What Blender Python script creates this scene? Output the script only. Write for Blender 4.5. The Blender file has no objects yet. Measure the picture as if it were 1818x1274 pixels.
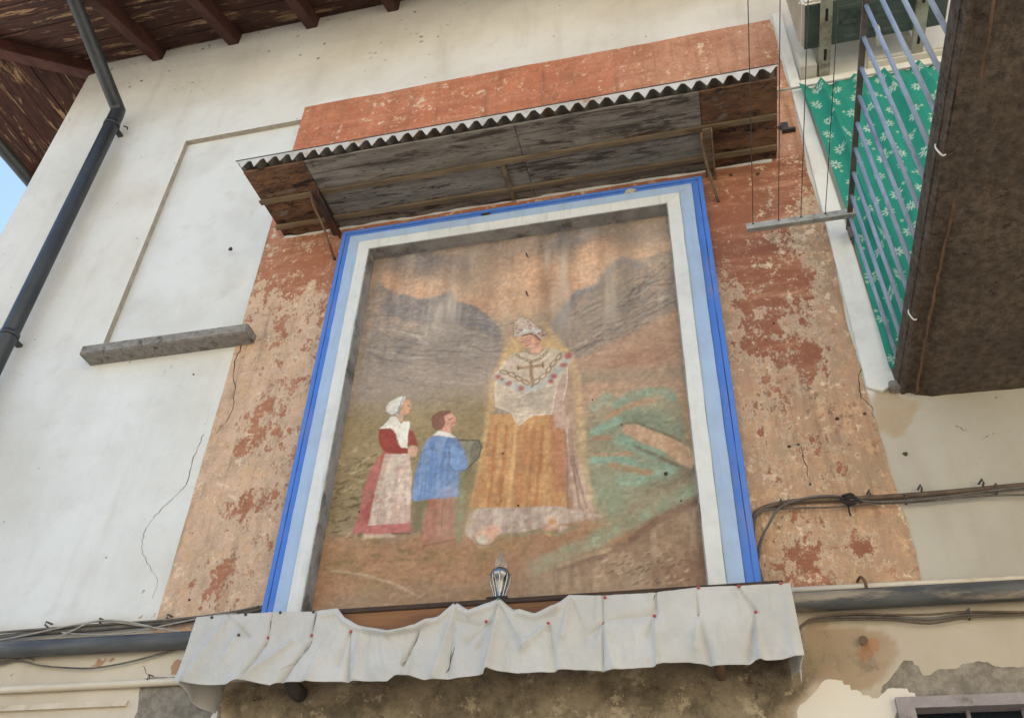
import bpy, bmesh, math, random
import numpy as np
from mathutils import Vector, Matrix

random.seed(7)
SC = bpy.context.scene
COL = SC.collection

# ------------------------------------------------------------------ camera
YAW, PITCH, ROLL, FPX = 0.26181919, 0.66452098, 0.04311979, 1581.1215
PX0, PY0 = 909.0, 637.0
CAM = Vector((0.0, -3.6, 1.6))
RM = (Matrix.Rotation(YAW, 3, 'Z') @ Matrix.Rotation(math.pi/2 + PITCH, 3, 'X') @ Matrix.Rotation(ROLL, 3, 'Z'))
cd = bpy.data.cameras.new('camera')
cd.sensor_width = 36.0
cd.lens = FPX * 36.0 / 1818.0
cd.clip_start = 0.05
cd.clip_end = 2000
cam = bpy.data.objects.new('camera', cd)
COL.objects.link(cam)
cam.matrix_world = Matrix.Translation(CAM) @ RM.to_4x4()
SC.camera = cam

# ------------------------------------------------------------------ world + sun
SUN_EL, SUN_AZ = math.radians(48), math.radians(18)      # azimuth measured from +Y towards +X
w = bpy.data.worlds.new('World'); SC.world = w; w.use_nodes = True
nt = w.node_tree; nt.nodes.clear()
sky = nt.nodes.new('ShaderNodeTexSky'); sky.sky_type = 'NISHITA'; sky.sun_disc = False
sky.sun_elevation = SUN_EL; sky.sun_rotation = SUN_AZ
sky.air_density = 1.0; sky.dust_density = 0.9; sky.ozone_density = 1.0
bg = nt.nodes.new('ShaderNodeBackground'); bg.inputs[1].default_value = 0.15
wo = nt.nodes.new('ShaderNodeOutputWorld')
nt.links.new(sky.outputs[0], bg.inputs[0]); nt.links.new(bg.outputs[0], wo.inputs[0])
sd = bpy.data.lights.new('sun', 'SUN'); sd.energy = 4.5; sd.angle = math.radians(0.5); sd.color = (1.0, 0.96, 0.9)
sun = bpy.data.objects.new('sun', sd); COL.objects.link(sun)
sdir = Vector((math.sin(SUN_AZ)*math.cos(SUN_EL), math.cos(SUN_AZ)*math.cos(SUN_EL), math.sin(SUN_EL)))
sun.rotation_euler = sdir.to_track_quat('Z', 'Y').to_euler()
sun.location = (-6, -8, 12)
SC.view_settings.view_transform = 'Standard'
SC.view_settings.look = 'None'
SC.view_settings.gamma = 1.0
SC.view_settings.exposure = 1.22
SC.render.engine = 'CYCLES'

# ------------------------------------------------------------------ measuring: photograph point -> point in the place
def ray(px, py):
    return RM @ Vector(((px-PX0)/FPX, -(py-PY0)/FPX, -1.0))
def W(px, py, Y=0.0):                       # on a plane parallel to the facade
    d = ray(px, py); return CAM + d*((Y-CAM.y)/d.y)
def ZP(px, py, Z):                          # on a level plane
    d = ray(px, py); return CAM + d*((Z-CAM.z)/d.z)
def lin(c):
    c = np.array(c, float)/255.0
    return np.where(c <= 0.04045, c/12.92, ((c+0.055)/1.055)**2.4)
def L4(r, g, b, k=1.0):
    v = np.minimum(lin((r, g, b))*k, 0.9); return (float(v[0]), float(v[1]), float(v[2]), 1.0)

# ------------------------------------------------------------------ numpy noise
_tab = np.random.RandomState(3).rand(16, 256, 256)
def vnoise(x, y, seed=0):
    t = _tab[seed % 16]
    xi = np.floor(x).astype(int); yi = np.floor(y).astype(int)
    fx = x-xi; fy = y-yi
    fx = fx*fx*(3-2*fx); fy = fy*fy*(3-2*fy)
    a = t[xi % 256, yi % 256]; b = t[(xi+1) % 256, yi % 256]
    c = t[xi % 256, (yi+1) % 256]; d = t[(xi+1) % 256, (yi+1) % 256]
    return (a*(1-fx)+b*fx)*(1-fy)+(c*(1-fx)+d*fx)*fy
def fbm(x, y, s, o=4, seed=0):
    v = 0; a = 0.5; n = 0
    for i in range(o):
        v = v + a*vnoise(x*s+17.3*i, y*s+5.1*i, seed+i); n += a; a *= 0.5; s *= 2.03
    return v/n
def sstep(a, b, x):
    t = np.clip((x-a)/(b-a), 0, 1); return t*t*(3-2*t)
def poly_sd(X, Z, pts):                     # signed distance, negative inside
    pts = np.asarray(pts, float); n = len(pts)
    d = np.full(X.shape, 1e9); ins = np.zeros(X.shape, bool)
    for i in range(n):
        ax, az = pts[i]; bx, bz = pts[(i+1) % n]
        ex, ez = bx-ax, bz-az; L = ex*ex+ez*ez+1e-12
        t = np.clip(((X-ax)*ex+(Z-az)*ez)/L, 0, 1)
        d = np.minimum(d, (X-ax-t*ex)**2+(Z-az-t*ez)**2)
        c = ((az > Z) != (bz > Z))
        with np.errstate(divide='ignore', invalid='ignore'):
            ins ^= c & (X < (bx-ax)*(Z-az)/(bz-az+1e-12)+ax)
    d = np.sqrt(d); return np.where(ins, -d, d)
def line_d(X, Z, pts):
    pts = np.asarray(pts, float); d = np.full(X.shape, 1e9)
    for (ax, az), (bx, bz) in zip(pts[:-1], pts[1:]):
        ex, ez = bx-ax, bz-az; L = ex*ex+ez*ez+1e-12
        t = np.clip(((X-ax)*ex+(Z-az)*ez)/L, 0, 1)
        d = np.minimum(d, (X-ax-t*ex)**2+(Z-az-t*ez)**2)
    return np.sqrt(d)
def wp(pts, Y=0.0):
    return [(W(x, y, Y).x, W(x, y, Y).z) for x, y in pts]
def smooth_path(pts, n=8):                  # Catmull-Rom through points
    P = [Vector(p) for p in pts]; P = [P[0]*2-P[1]] + P + [P[-1]*2-P[-2]]
    out = []
    for i in range(1, len(P)-2):
        for k in range(n):
            t = k/n; a, b, c, d = P[i-1:i+3]
            out.append(0.5*((2*b)+(c-a)*t+(2*a-5*b+4*c-d)*t*t+(3*b-a-3*c+d)*t**3))
    out.append(P[-2]); return out

# ------------------------------------------------------------------ objects
def tag(o, label=None, cat=None, group=None, kind=None):
    for k, v in (('label', label), ('category', cat), ('group', group), ('kind', kind)):
        if v: o[k] = v
    return o
def thing(name, loc, label, cat, group=None):
    o = bpy.data.objects.new(name, None); o.empty_display_size = 0.1
    COL.objects.link(o); o.location = loc
    return tag(o, label, cat, group)
def link(name, me, mat, parent=None):
    o = bpy.data.objects.new(name, me); COL.objects.link(o)
    if mat: me.materials.append(mat)
    if parent is not None:
        o.parent = parent
        base = parent.matrix_parent_inverse if parent.parent else None
        if parent.type == 'EMPTY':
            o.matrix_parent_inverse = Matrix.Translation(parent.location).inverted()
    return o
class MB:
    def __init__(s): s.v = []; s.f = []; s.sm = []
    def add(s, vs, fs, smooth=False):
        n = len(s.v); s.v += [tuple(v) for v in vs]
        for f in fs: s.f.append([i+n for i in f]); s.sm.append(smooth)
        return s
    def box(s, x0, x1, y0, y1, z0, z1):
        v = [(x, y, z) for z in (z0, z1) for y in (y0, y1) for x in (x0, x1)]
        return s.add(v, [(0, 2, 3, 1), (4, 5, 7, 6), (0, 1, 5, 4), (2, 6, 7, 3), (0, 4, 6, 2), (1, 3, 7, 5)])
    def hexa(s, b, t):                      # 4 lower + 4 upper corners
        return s.add(list(b)+list(t), [(3, 2, 1, 0), (4, 5, 6, 7), (0, 1, 5, 4), (1, 2, 6, 5), (2, 3, 7, 6), (3, 0, 4, 7)])
    def beam(s, a, b, wd, ht, up=(0, 0, 1)):
        a = Vector(a); b = Vector(b); d = (b-a).normalized(); up = Vector(up)
        sd_ = d.cross(up).normalized()*wd/2; u = sd_.cross(d).normalized()*ht/2
        return s.hexa([a-sd_-u, b-sd_-u, b+sd_-u, a+sd_-u], [a-sd_+u, b-sd_+u, b+sd_+u, a+sd_+u])
    def tube(s, path, r, n=10, cap=True):
        P = [Vector(p) for p in path]; m = len(P)
        rr = r if hasattr(r, '__len__') else [r]*m
        vs = []; pu = None
        for i, p in enumerate(P):
            d = (P[min(i+1, m-1)]-P[max(i-1, 0)]).normalized()
            if pu is None:
                pu = Vector((0, 0, 1)) if abs(d.z) < 0.9 else Vector((1, 0, 0))
            a = d.cross(pu).normalized(); u = a.cross(d).normalized(); pu = u
            for k in range(n):
                t = 2*math.pi*k/n; vs.append(p+(a*math.cos(t)+u*math.sin(t))*rr[i])
        fs = [(i*n+k, i*n+(k+1) % n, (i+1)*n+(k+1) % n, (i+1)*n+k) for i in range(m-1) for k in range(n)]
        s.add(vs, fs, True)
        if cap:
            o = len(s.v)-len(vs)
            s.f.append([o+k for k in range(n)][::-1]); s.sm.append(False)
            s.f.append([o+(m-1)*n+k for k in range(n)]); s.sm.append(False)
        return s
    def lathe(s, prof, c, n=20):
        c = Vector(c); vs = [(c.x+r*math.cos(2*math.pi*k/n), c.y+r*math.sin(2*math.pi*k/n), c.z+z) for r, z in prof for k in range(n)]
        m = len(prof)
        return s.add(vs, [(i*n+k, i*n+(k+1) % n, (i+1)*n+(k+1) % n, (i+1)*n+k) for i in range(m-1) for k in range(n)], True)
    def prism(s, pts, y0, y1):              # xz outline pushed along y
        n = len(pts)
        v = [(x, y0, z) for x, z in pts]+[(x, y1, z) for x, z in pts]
        return s.add(v, [list(range(n)), list(range(2*n-1, n-1, -1))]+[(i, n+i, n+(i+1) % n, (i+1) % n) for i in range(n)])
    def build(s, name, mat, parent=None, bevel=0.0):
        me = bpy.data.meshes.new(name); me.from_pydata(s.v, [], s.f)
        me.polygons.foreach_set('use_smooth', s.sm)
        bm = bmesh.new(); bm.from_mesh(me)
        bmesh.ops.recalc_face_normals(bm, faces=bm.faces)
        if bevel:
            bmesh.ops.bevel(bm, geom=[e for e in bm.edges], offset=bevel, segments=2, affect='EDGES', clamp_overlap=True)
        bm.to_mesh(me); bm.free(); me.update()
        return link(name, me, mat, parent)
def grid_mesh(name, V, mat, parent=None, keep=None, cols=None, scal=None, smooth=True, flip=False):
    """V: (nu,nv,3) array of points -> quad sheet with optional vertex attributes"""
    nu, nv = V.shape[:2]
    I = np.arange(nu*nv).reshape(nu, nv)
    q = np.stack([I[:-1, :-1], I[1:, :-1], I[1:, 1:], I[:-1, 1:]], -1).reshape(-1, 4)
    if flip: q = q[:, ::-1]
    if keep is not None: q = q[keep.reshape(-1)]
    me = bpy.data.meshes.new(name)
    me.vertices.add(nu*nv); me.vertices.foreach_set('co', V.reshape(-1).astype(np.float32))
    me.loops.add(q.size); me.loops.foreach_set('vertex_index', q.reshape(-1).astype(np.int32))
    me.polygons.add(len(q)); me.polygons.foreach_set('loop_start', (np.arange(len(q))*4).astype(np.int32))
    me.polygons.foreach_set('use_smooth', np.full(len(q), smooth))
    me.update(calc_edges=True)
    for k, a in (cols or {}).items():
        at = me.attributes.new(k, 'FLOAT_COLOR', 'POINT')
        c = np.ones((nu*nv, 4), np.float32); c[:, :3] = a.reshape(-1, 3)
        at.data.foreach_set('color', c.reshape(-1))
    for k, a in (scal or {}).items():
        at = me.attributes.new(k, 'FLOAT', 'POINT'); at.data.foreach_set('value', a.reshape(-1).astype(np.float32))
    return link(name, me, mat, parent)

# ------------------------------------------------------------------ materials
class N:
    def __init__(s, name):
        s.m = bpy.data.materials.new(name); s.m.use_nodes = True; s.t = s.m.node_tree
        s.t.nodes.clear(); s.out = s.t.nodes.new('ShaderNodeOutputMaterial')
        s.co = s.t.nodes.new('ShaderNodeTexCoord').outputs['Object']
    def n(s, k): return s.t.nodes.new(k)
    def set(s, sock, v):
        if isinstance(v, bpy.types.NodeSocket): s.t.links.new(v, sock)
        elif v is not None:
            if isinstance(v, tuple) and sock.type == 'VALUE': v = v[0]
            if not isinstance(v, tuple) and sock.type == 'RGBA': v = (v, v, v, 1)
            sock.default_value = v
    def map(s, sc, rot=(0, 0, 0), loc=(0, 0, 0)):
        m = s.n('ShaderNodeMapping'); s.set(m.inputs[0], s.co)
        m.inputs['Scale'].default_value = sc; m.inputs['Rotation'].default_value = rot; m.inputs['Location'].default_value = loc
        return m.outputs[0]
    def noise(s, sc, det=6, ro=0.6, vec=None, dist=0.0):
        x = s.n('ShaderNodeTexNoise'); s.set(x.inputs['Vector'], vec or s.co)
        x.inputs['Scale'].default_value = sc; x.inputs['Detail'].default_value = det
        x.inputs['Roughness'].default_value = ro; x.inputs['Distortion'].default_value = dist
        return x.outputs['Fac']
    def vor(s, sc, vec=None, out='Distance', rnd=1.0):
        x = s.n('ShaderNodeTexVoronoi'); s.set(x.inputs['Vector'], vec or s.co)
        x.inputs['Scale'].default_value = sc; x.inputs['Randomness'].default_value = rnd
        return x.outputs[out]
    def attr(s, k, out='Fac'):
        a = s.n('ShaderNodeAttribute'); a.attribute_name = k; return a.outputs[out]
    def math(s, op, a, b=0.0, clamp=False):
        x = s.n('ShaderNodeMath'); x.operation = op; x.use_clamp = clamp
        s.set(x.inputs[0], a); s.set(x.inputs[1], b); return x.outputs[0]
    def rng(s, v, a, b, c=0.0, d=1.0):
        x = s.n('ShaderNodeMapRange'); x.interpolation_type = 'SMOOTHSTEP'
        for i, q in enumerate((v, a, b, c, d)): s.set(x.inputs[i], q)
        return x.outputs[0]
    def mix(s, f, a, b, mode='MIX'):
        x = s.n('ShaderNodeMix'); x.data_type = 'RGBA'; x.blend_type = mode
        s.set(x.inputs[0], f); s.set(x.inputs[6], a); s.set(x.inputs[7], b); return x.outputs[2]
    def bump(s, h, st, dist=0.01, nrm=None):
        b = s.n('ShaderNodeBump'); b.inputs['Strength'].default_value = st; b.inputs['Distance'].default_value = dist
        s.set(b.inputs['Height'], h)
        if nrm: s.set(b.inputs['Normal'], nrm)
        return b.outputs[0]
    def sep(s):
        x = s.n('ShaderNodeSeparateXYZ'); s.set(x.inputs[0], s.co); return x.outputs
    def done(s, col, rough=0.85, metal=0.0, nrm=None, **kw):
        p = s.n('ShaderNodeBsdfPrincipled')
        s.set(p.inputs['Base Color'], col); s.set(p.inputs['Roughness'], rough); s.set(p.inputs['Metallic'], metal)
        if 'Specular IOR Level' not in kw: kw['Specular IOR Level'] = 0.3
        for k, v in kw.items(): s.set(p.inputs[k], v)
        if nrm: s.set(p.inputs['Normal'], nrm)
        s.t.links.new(p.outputs[0], s.out.inputs[0]); return s.m

def simple(name, c1, c2, sc=8, rough=0.7, metal=0.0, bump=0.2, dist=0.004, stretch=(1, 1, 1), dirt=None, **kw):
    m = N(name); v = m.map(stretch)
    f = m.noise(sc, 6, 0.65, v)
    col = m.mix(m.rng(f, 0.3, 0.7), c1, c2)
    if dirt:
        col = m.mix(m.rng(m.noise(sc*0.45, 8, 0.7, v), 0.52, 0.66), col, dirt)
    return m.done(col, rough, metal, m.bump(m.noise(sc*5, 5, 0.6, v), bump, dist), **kw)

# plaster of the facade: coarse tint painted per area, fine wear from noise
m = N('wall_plaster')
base = m.attr('tint', 'Color')
big = m.noise(1.1, 5, 0.6); mid = m.noise(6, 7, 0.65); fine = m.noise(70, 4, 0.6)
strk = m.noise(2.2, 6, 0.6, m.map((3.0, 1, 0.45)))
c = m.mix(m.rng(big, 0.35, 0.72, 0.0, 0.42), base, L4(205, 196, 180), 'MULTIPLY')
c = m.mix(m.rng(strk, 0.5, 0.8, 0.0, 0.22), c, L4(150, 128, 100))
c = m.mix(m.rng(mid, 0.50, 0.78, 0.0, 0.35), c, L4(190, 184, 174))
c = m.mix(m.rng(m.noise(38, 9, 0.75), 0.56, 0.8, 0.0, 0.4), c, L4(176, 168, 154))
c = m.mix(m.rng(m.math('ADD', m.vor(7), m.math('MULTIPLY', m.math('SUBTRACT', fine, .5), .3)), 0.06, 0.02, 0, .7), c, L4(120, 110, 98))
rough_edge = m.math('SUBTRACT', m.noise(9, 8, 0.66), 0.5)
fine_edge = m.math('SUBTRACT', m.noise(38, 6, 0.65), 0.5)
edge = m.math('ADD', m.math('MULTIPLY', rough_edge, 0.9), m.math('MULTIPLY', fine_edge, 0.35))
grime = m.rng(m.math('ADD', m.attr('grime'), edge), 0.45, 0.75)
gcol = m.mix(m.rng(m.noise(5, 11, 0.75), .38, .62), L4(104, 92, 74), L4(160, 144, 118))
gcol = m.mix(m.rng(m.noise(8, 12, 0.78, m.map((1, 1, 1), (0, 0, 0), (5, 2, 9))), .55, .58, 0, .9), gcol, L4(186, 168, 138))
gcol = m.mix(m.rng(m.noise(7, 12, 0.78, m.map((1, 1, 1), (0, 0, 0), (1, 6, 3))), .57, .61, 0, .8), gcol, L4(84, 70, 56))
c = m.mix(grime, c, gcol)
cem = m.rng(m.math('ADD', m.attr('cement'), m.math('MULTIPLY', edge, 0.55)), 0.47, 0.53)
ccol = m.mix(m.rng(m.noise(14, 11, 0.78), .35, .65), L4(112, 104, 92), L4(156, 147, 132))
c = m.mix(cem, c, ccol)
wht = m.rng(m.math('ADD', m.attr('fresh'), m.math('MULTIPLY', edge, 0.4)), 0.48, 0.52)
c = m.mix(wht, c, L4(222, 214, 200))
rst = m.rng(m.math('ADD', m.attr('rustpaint'), edge), 0.52, 0.6)
c = m.mix(m.math('MULTIPLY', rst, .85), c, m.mix(m.noise(14, 8, .7), L4(150, 108, 80), L4(190, 142, 106)))
spot_cell = m.vor(14, out='Color')
spots = m.math('MULTIPLY', m.rng(m.math('ADD', m.vor(11), m.math('MULTIPLY', m.math('SUBTRACT', m.noise(60, 8, .8), .5), 0.9)), 0.20, 0.06), m.rng(m.noise(3.5, 4), 0.46, 0.58))
c = m.mix(m.math('MULTIPLY', spots, m.attr('mould')), c, L4(84, 72, 58))
hh = m.math('ADD', m.math('MULTIPLY', m.noise(2.6, 4, 0.5), 2.2), m.math('MULTIPLY', fine, 0.14))
hh = m.math('ADD', hh, m.math('MULTIPLY', m.noise(9, 7, 0.6, m.map((1, 1, 1.8)), 0.6), 0.75))
hh = m.math('SUBTRACT', hh, m.math('MULTIPLY', cem, 0.5))
hh = m.math('ADD', hh, m.math('MULTIPLY', wht, 0.4))
hh = m.math('SUBTRACT', hh, m.math('MULTIPLY', m.math('MULTIPLY', grime, m.noise(14, 10, 0.75)), 2.2))
M_WALL = m.done(c, 0.9, 0.0, m.bump(hh, 0.55, 0.012))

# old painted surround, peeling
m = N('peeling_surround')
paint = m.attr('paint', 'Color'); bare = m.attr('bare', 'Color')
n1 = m.math('SUBTRACT', m.noise(3.6, 12, 0.75), 0.5)
n2 = m.math('SUBTRACT', m.noise(11, 12, 0.78, m.map((1.2, 1, 0.75), (0, 0, 0), (1, 2, 3))), 0.5)
n3 = m.math('SUBTRACT', m.noise(34, 10, 0.8, m.map((1, 1, 0.8), (0, 0, 0), (6, 2, 3))), 0.5)
e = m.math('ADD', m.math('ADD', m.math('MULTIPLY', n1, 1.2), m.math('MULTIPLY', n2, 1.6)), m.math('MULTIPLY', n3, 0.5))
pk = m.math('ADD', m.attr('peel'), e)
peel = m.rng(pk, 0.48, 0.53)
rim = m.math('MULTIPLY', m.rng(pk, 0.44, 0.5), m.rng(pk, 0.62, 0.53))
pc = m.mix(m.rng(m.noise(3.2, 9, 0.7), 0.3, 0.7, 0, 0.7), paint, L4(154, 94, 68))
pc = m.mix(m.rng(m.noise(6, 10, 0.75, m.map((0.35, 1, 1.6))), 0.45, 0.75, 0, 0.75), pc, L4(218, 164, 130))
pc = m.mix(m.rng(m.noise(28, 10, 0.8), 0.45, 0.7, 0, 0.45), pc, L4(138, 88, 66))
pc = m.mix(m.rng(m.noise(19, 12, 0.82, m.map((1, 1, 1), (0, 0, 0), (3, 8, 1))), 0.56, 0.61, 0, .55), pc, L4(214, 170, 136))
bc = m.mix(m.rng(m.noise(7, 10, 0.75), 0.35, 0.7, 0, 0.8), bare, L4(164, 142, 116))
bc = m.mix(m.rng(m.noise(9, 12, 0.8, m.map((1.2, 1, 0.8), (0, 0, 0), (4, 0, 2))), 0.52, 0.56, 0, 0.75), bc, L4(206, 168, 130))
bc = m.mix(m.rng(m.math('ADD', m.noise(12, 12, 0.8, m.map((1, 1, 1), (0, 0, 0), (8, 1, 6))), m.math('MULTIPLY', m.noise(1.7, 3), .25)), 0.70, 0.735, 0, 0.85), bc, L4(164, 112, 80))
bc = m.mix(m.rng(m.noise(16, 12, 0.8, m.map((1, 1, 1), (0, 0, 0), (2, 5, 8))), 0.58, 0.62, 0, 0.7), bc, L4(228, 204, 172))
bc = m.mix(m.rng(m.noise(55, 8, 0.75), 0.5, 0.8, 0, 0.5), bc, L4(126, 100, 78))
c = m.mix(peel, pc, bc)
c = m.mix(m.math('MULTIPLY', rim, 0.55), c, L4(226, 204, 174))
scr = m.math('ADD', m.noise(13, 12, 0.8), m.math('MULTIPLY', m.noise(2.5, 4), 0.30))
c = m.mix(m.rng(scr, 0.72, 0.76, 0, 0.85), c, L4(228, 204, 172))
scr2 = m.math('ADD', m.noise(21, 12, 0.8, m.map((1, 1, .8), (0, 0, 0), (9, 3, 5))), m.math('MULTIPLY', m.noise(1.9, 4, .5, m.map((1, 1, 1), (0, 0, 0), (2, 7, 1))), 0.30))
c = m.mix(m.rng(scr2, 0.75, 0.80, 0, 0.7), c, L4(112, 88, 68))
c = m.mix(m.rng(m.noise(2.6, 9, 0.7, m.map((4.5, 1, 0.35))), 0.48, 0.72, 0, 0.55), c, L4(118, 90, 68))
c = m.mix(m.rng(m.noise(70, 8, 0.8), 0.52, 0.75, 0, 0.45), c, L4(96, 74, 58))
h = m.math('SUBTRACT', m.math('MULTIPLY', m.noise(60, 5, 0.65), 0.3), m.math('MULTIPLY', peel, 0.14))
h = m.math('ADD', h, m.math('MULTIPLY', m.noise(3, 4), 1.2))
h = m.math('ADD', h, m.math('MULTIPLY', rim, 0.06))
M_BAND = m.done(c, 0.9, 0.0, m.bump(h, 0.7, 0.010))

# fresco
m = N('fresco_paint')
c = m.attr('paintcol', 'Color')
c = m.mix(m.rng(m.noise(55, 8, 0.75), 0.5, 0.9, 0, 0.3), c, L4(196, 172, 140))
c = m.mix(m.rng(m.noise(90, 5, 0.7, m.map((0.5, 1, 1.6))), 0.5, 0.9, 0, 0.35), c, L4(92, 76, 58))
h = m.math('ADD', m.noise(120, 4, 0.7), m.math('MULTIPLY', m.noise(25, 5, 0.6, m.map((0.6, 1, 1.5))), 1.0))
M_FRESCO = m.done(c, 0.85, 0.0, m.bump(h, 0.4, 0.003))

def paintwood(name, col, dirtcol, amt=0.35):
    m = N(name)
    c = m.mix(m.rng(m.noise(9, 7, 0.65), 0.4, 0.75, 0, 0.35), col, tuple(0.72*x for x in col[:3])+(1,))
    c = m.mix(m.rng(m.noise(26, 8, 0.75), 0.62, 0.72, 0, amt), c, dirtcol)
    c = m.mix(m.rng(m.noise(5, 8, 0.7, m.map((5, 5, 0.35))), 0.50, 0.75, 0, amt), c, dirtcol)
    c = m.mix(m.rng(m.noise(17, 12, 0.8), 0.645, 0.665, 0, .8), c, L4(168, 160, 146))
    c = m.mix(m.rng(m.noise(2.5, 7, 0.7), 0.45, 0.75, 0, .30), c, L4(150, 146, 138))
    return m.done(c, 0.6, 0.0, m.bump(m.noise(50, 5, 0.7), 0.3, 0.003))
M_BLUE = paintwood('frame_blue', L4(78, 124, 206), L4(56, 84, 142), 0.4)
M_LBLUE = paintwood('frame_pale_blue', L4(164, 186, 214), L4(136, 146, 156), 0.4)
M_WHITE = paintwood('frame_white', L4(216, 217, 213), L4(140, 134, 122), 0.5)
M_STRIP = paintwood('door_surround_white', L4(232, 231, 222), L4(205, 198, 182), 0.25)
M_REVEAL = simple('reveal_grey', L4(126, 126, 126), L4(156, 154, 150), 10, 0.85, dirt=L4(96, 92, 88))
M_STONE = simple('sill_stone', L4(124, 118, 112), L4(152, 146, 138), 30, 0.9, bump=0.5, dirt=L4(92, 84, 76))
M_CREAM = simple('ledge_cream', L4(206, 188, 160), L4(220, 204, 178), 12, 0.9, dirt=L4(180, 160, 132))
M_TRIM = simple('panel_reveal', L4(158, 149, 134), L4(180, 170, 154), 20, 0.9)

def oldwood(name, st):
    m = N(name); v = m.map(st)
    g = m.noise(7, 8, 0.7, v, 0.3)
    c = m.mix(m.rng(g, 0.3, 0.7), L4(46, 30, 29), L4(82, 51, 42))
    f = m.noise(2.6, 9, 0.72, v, 0.5)
    c = m.mix(m.rng(f, 0.545, 0.60), c, m.mix(m.noise(30, 5, 0.7, v), L4(190, 158, 120), L4(104, 76, 56)))
    return m.done(c, 0.75, 0.0, m.bump(m.math('ADD', g, m.math('MULTIPLY', m.rng(f, 0.565, 0.6), -0.6)), 0.5, 0.006))
M_PLX = oldwood('soffit_boards_long', (0.8, 6, 6))
M_PLY = oldwood('soffit_boards_side', (6, 0.8, 6))
M_RAFT = simple('rafter_brown', L4(62, 38, 35), L4(88, 56, 48), 5, 0.7, stretch=(2, 0.6, 2), bump=0.3, dirt=L4(70, 36, 30))
M_PIPE = simple('downpipe_paint', L4(42, 46, 50), L4(56, 60, 62), 6, 0.38, bump=0.05, **{'Specular IOR Level': 0.5})
M_BPIPE = simple('plastic_pipe_grey', L4(68, 70, 72), L4(96, 96, 95), 9, 0.5, bump=0.1, stretch=(0.4, 2, 2), dirt=L4(150, 138, 120))
M_CONDUIT = simple('conduit_cream', L4(208, 194, 170), L4(222, 210, 190), 7, 0.55, bump=0.1, stretch=(0.5, 1, 1), dirt=L4(170, 148, 118))
M_CABLE = simple('cable_grey', L4(84, 78, 72), L4(112, 106, 98), 20, 0.6, bump=0.05)
M_CABLEB = simple('cable_brown', L4(84, 70, 58), L4(110, 94, 78), 20, 0.6, bump=0.05)
M_CABLEL = simple('cable_pale', L4(150, 144, 134), L4(176, 170, 160), 20, 0.6, bump=0.05)

m = N('canopy_boards')
v = m.map((0.7, 5, 5)); g = m.noise(5, 9, 0.72, v, 0.4)
c = m.mix(m.rng(g, 0.3, 0.7), L4(112, 107, 100), L4(152, 147, 138))
f = m.noise(3.2, 10, 0.75, v, 0.6)
c = m.mix(m.rng(f, 0.51, 0.60, 0, .9), c, L4(70, 61, 57))
c = m.mix(m.rng(m.noise(26, 11, 0.8, m.map((.6, 2.5, 2.5))), 0.56, 0.61, 0, .8), c, L4(48, 42, 40))
c = m.mix(m.rng(m.noise(4.4, 8, 0.7, v), 0.60, 0.68, 0, 0.7), c, L4(122, 88, 58))
M_CBOARD = m.done(c, 0.85, 0.0, m.bump(m.math('SUBTRACT', g, m.rng(f, 0.53, 0.6)), 0.5, 0.005))
m = N('canopy_rusty_sheet')
g = m.noise(4.5, 10, 0.75, m.map((1, 2.5, 2.5)), 0.3)
c = m.mix(m.rng(g, 0.35, 0.65), L4(76, 56, 46), L4(132, 98, 72))
c = m.mix(m.rng(m.noise(6, 11, 0.78, m.map((1, 2.5, 2.5), (0, 0, 0), (3, 1, 2))), 0.52, 0.60), c, L4(46, 36, 32))
c = m.mix(m.rng(m.noise(9, 11, 0.78, m.map((1, 2, 2), (0, 0, 0), (7, 4, 2))), 0.56, 0.62, 0, .8), c, L4(142, 106, 72))
c = m.mix(m.rng(m.noise(5, 10, 0.75, m.map((1, 3, 3), (0, 0, 0), (1, 9, 2))), 0.58, 0.64, 0, .8), c, L4(128, 122, 110))
M_RUST = m.done(c, 0.85, 0.0, m.bump(g, 0.5, 0.006))
M_BATTEN = simple('canopy_batten', L4(104, 92, 74), L4(138, 120, 94), 7, 0.85, stretch=(0.6, 4, 4), bump=0.4, dirt=L4(104, 68, 42))
M_ZINC = simple('canopy_zinc', L4(176, 172, 164), L4(206, 202, 194), 6, 0.65, bump=0.2, dirt=L4(160, 122, 88))
M_SHADEZ = simple('canopy_sheet_shaded', L4(92, 88, 82), L4(122, 116, 108), 9, 0.8, bump=0.2, dirt=L4(104, 76, 56))  # darker zinc with rust; shade of the gaps behind the teeth is in the colour
M_IRON = simple('dark_iron', L4(52, 50, 50), L4(80, 74, 70), 14, 0.7, bump=0.3, dirt=L4(96, 62, 42))
M_RIRON = simple('rusty_iron', L4(92, 78, 64), L4(124, 100, 76), 14, 0.8, bump=0.4, dirt=L4(104, 62, 40))
M_RAIL = simple('handrail_iron', L4(92, 88, 84), L4(118, 112, 106), 9, 0.7, bump=0.3, dirt=L4(104, 76, 58))
M_BAR = simple('baluster_paint', L4(134, 146, 166), L4(156, 168, 188), 12, 0.55, bump=0.15, stretch=(2, 2, 0.5), dirt=L4(112, 122, 140))
M_WIRE = simple('wire', L4(70, 66, 62), L4(100, 94, 88), 10, 0.5, metal=0.3, bump=0.0)
M_GREYBAR = simple('galvanised_bar', L4(150, 152, 146), L4(178, 178, 170), 12, 0.6, bump=0.2, dirt=L4(110, 98, 84))

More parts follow.
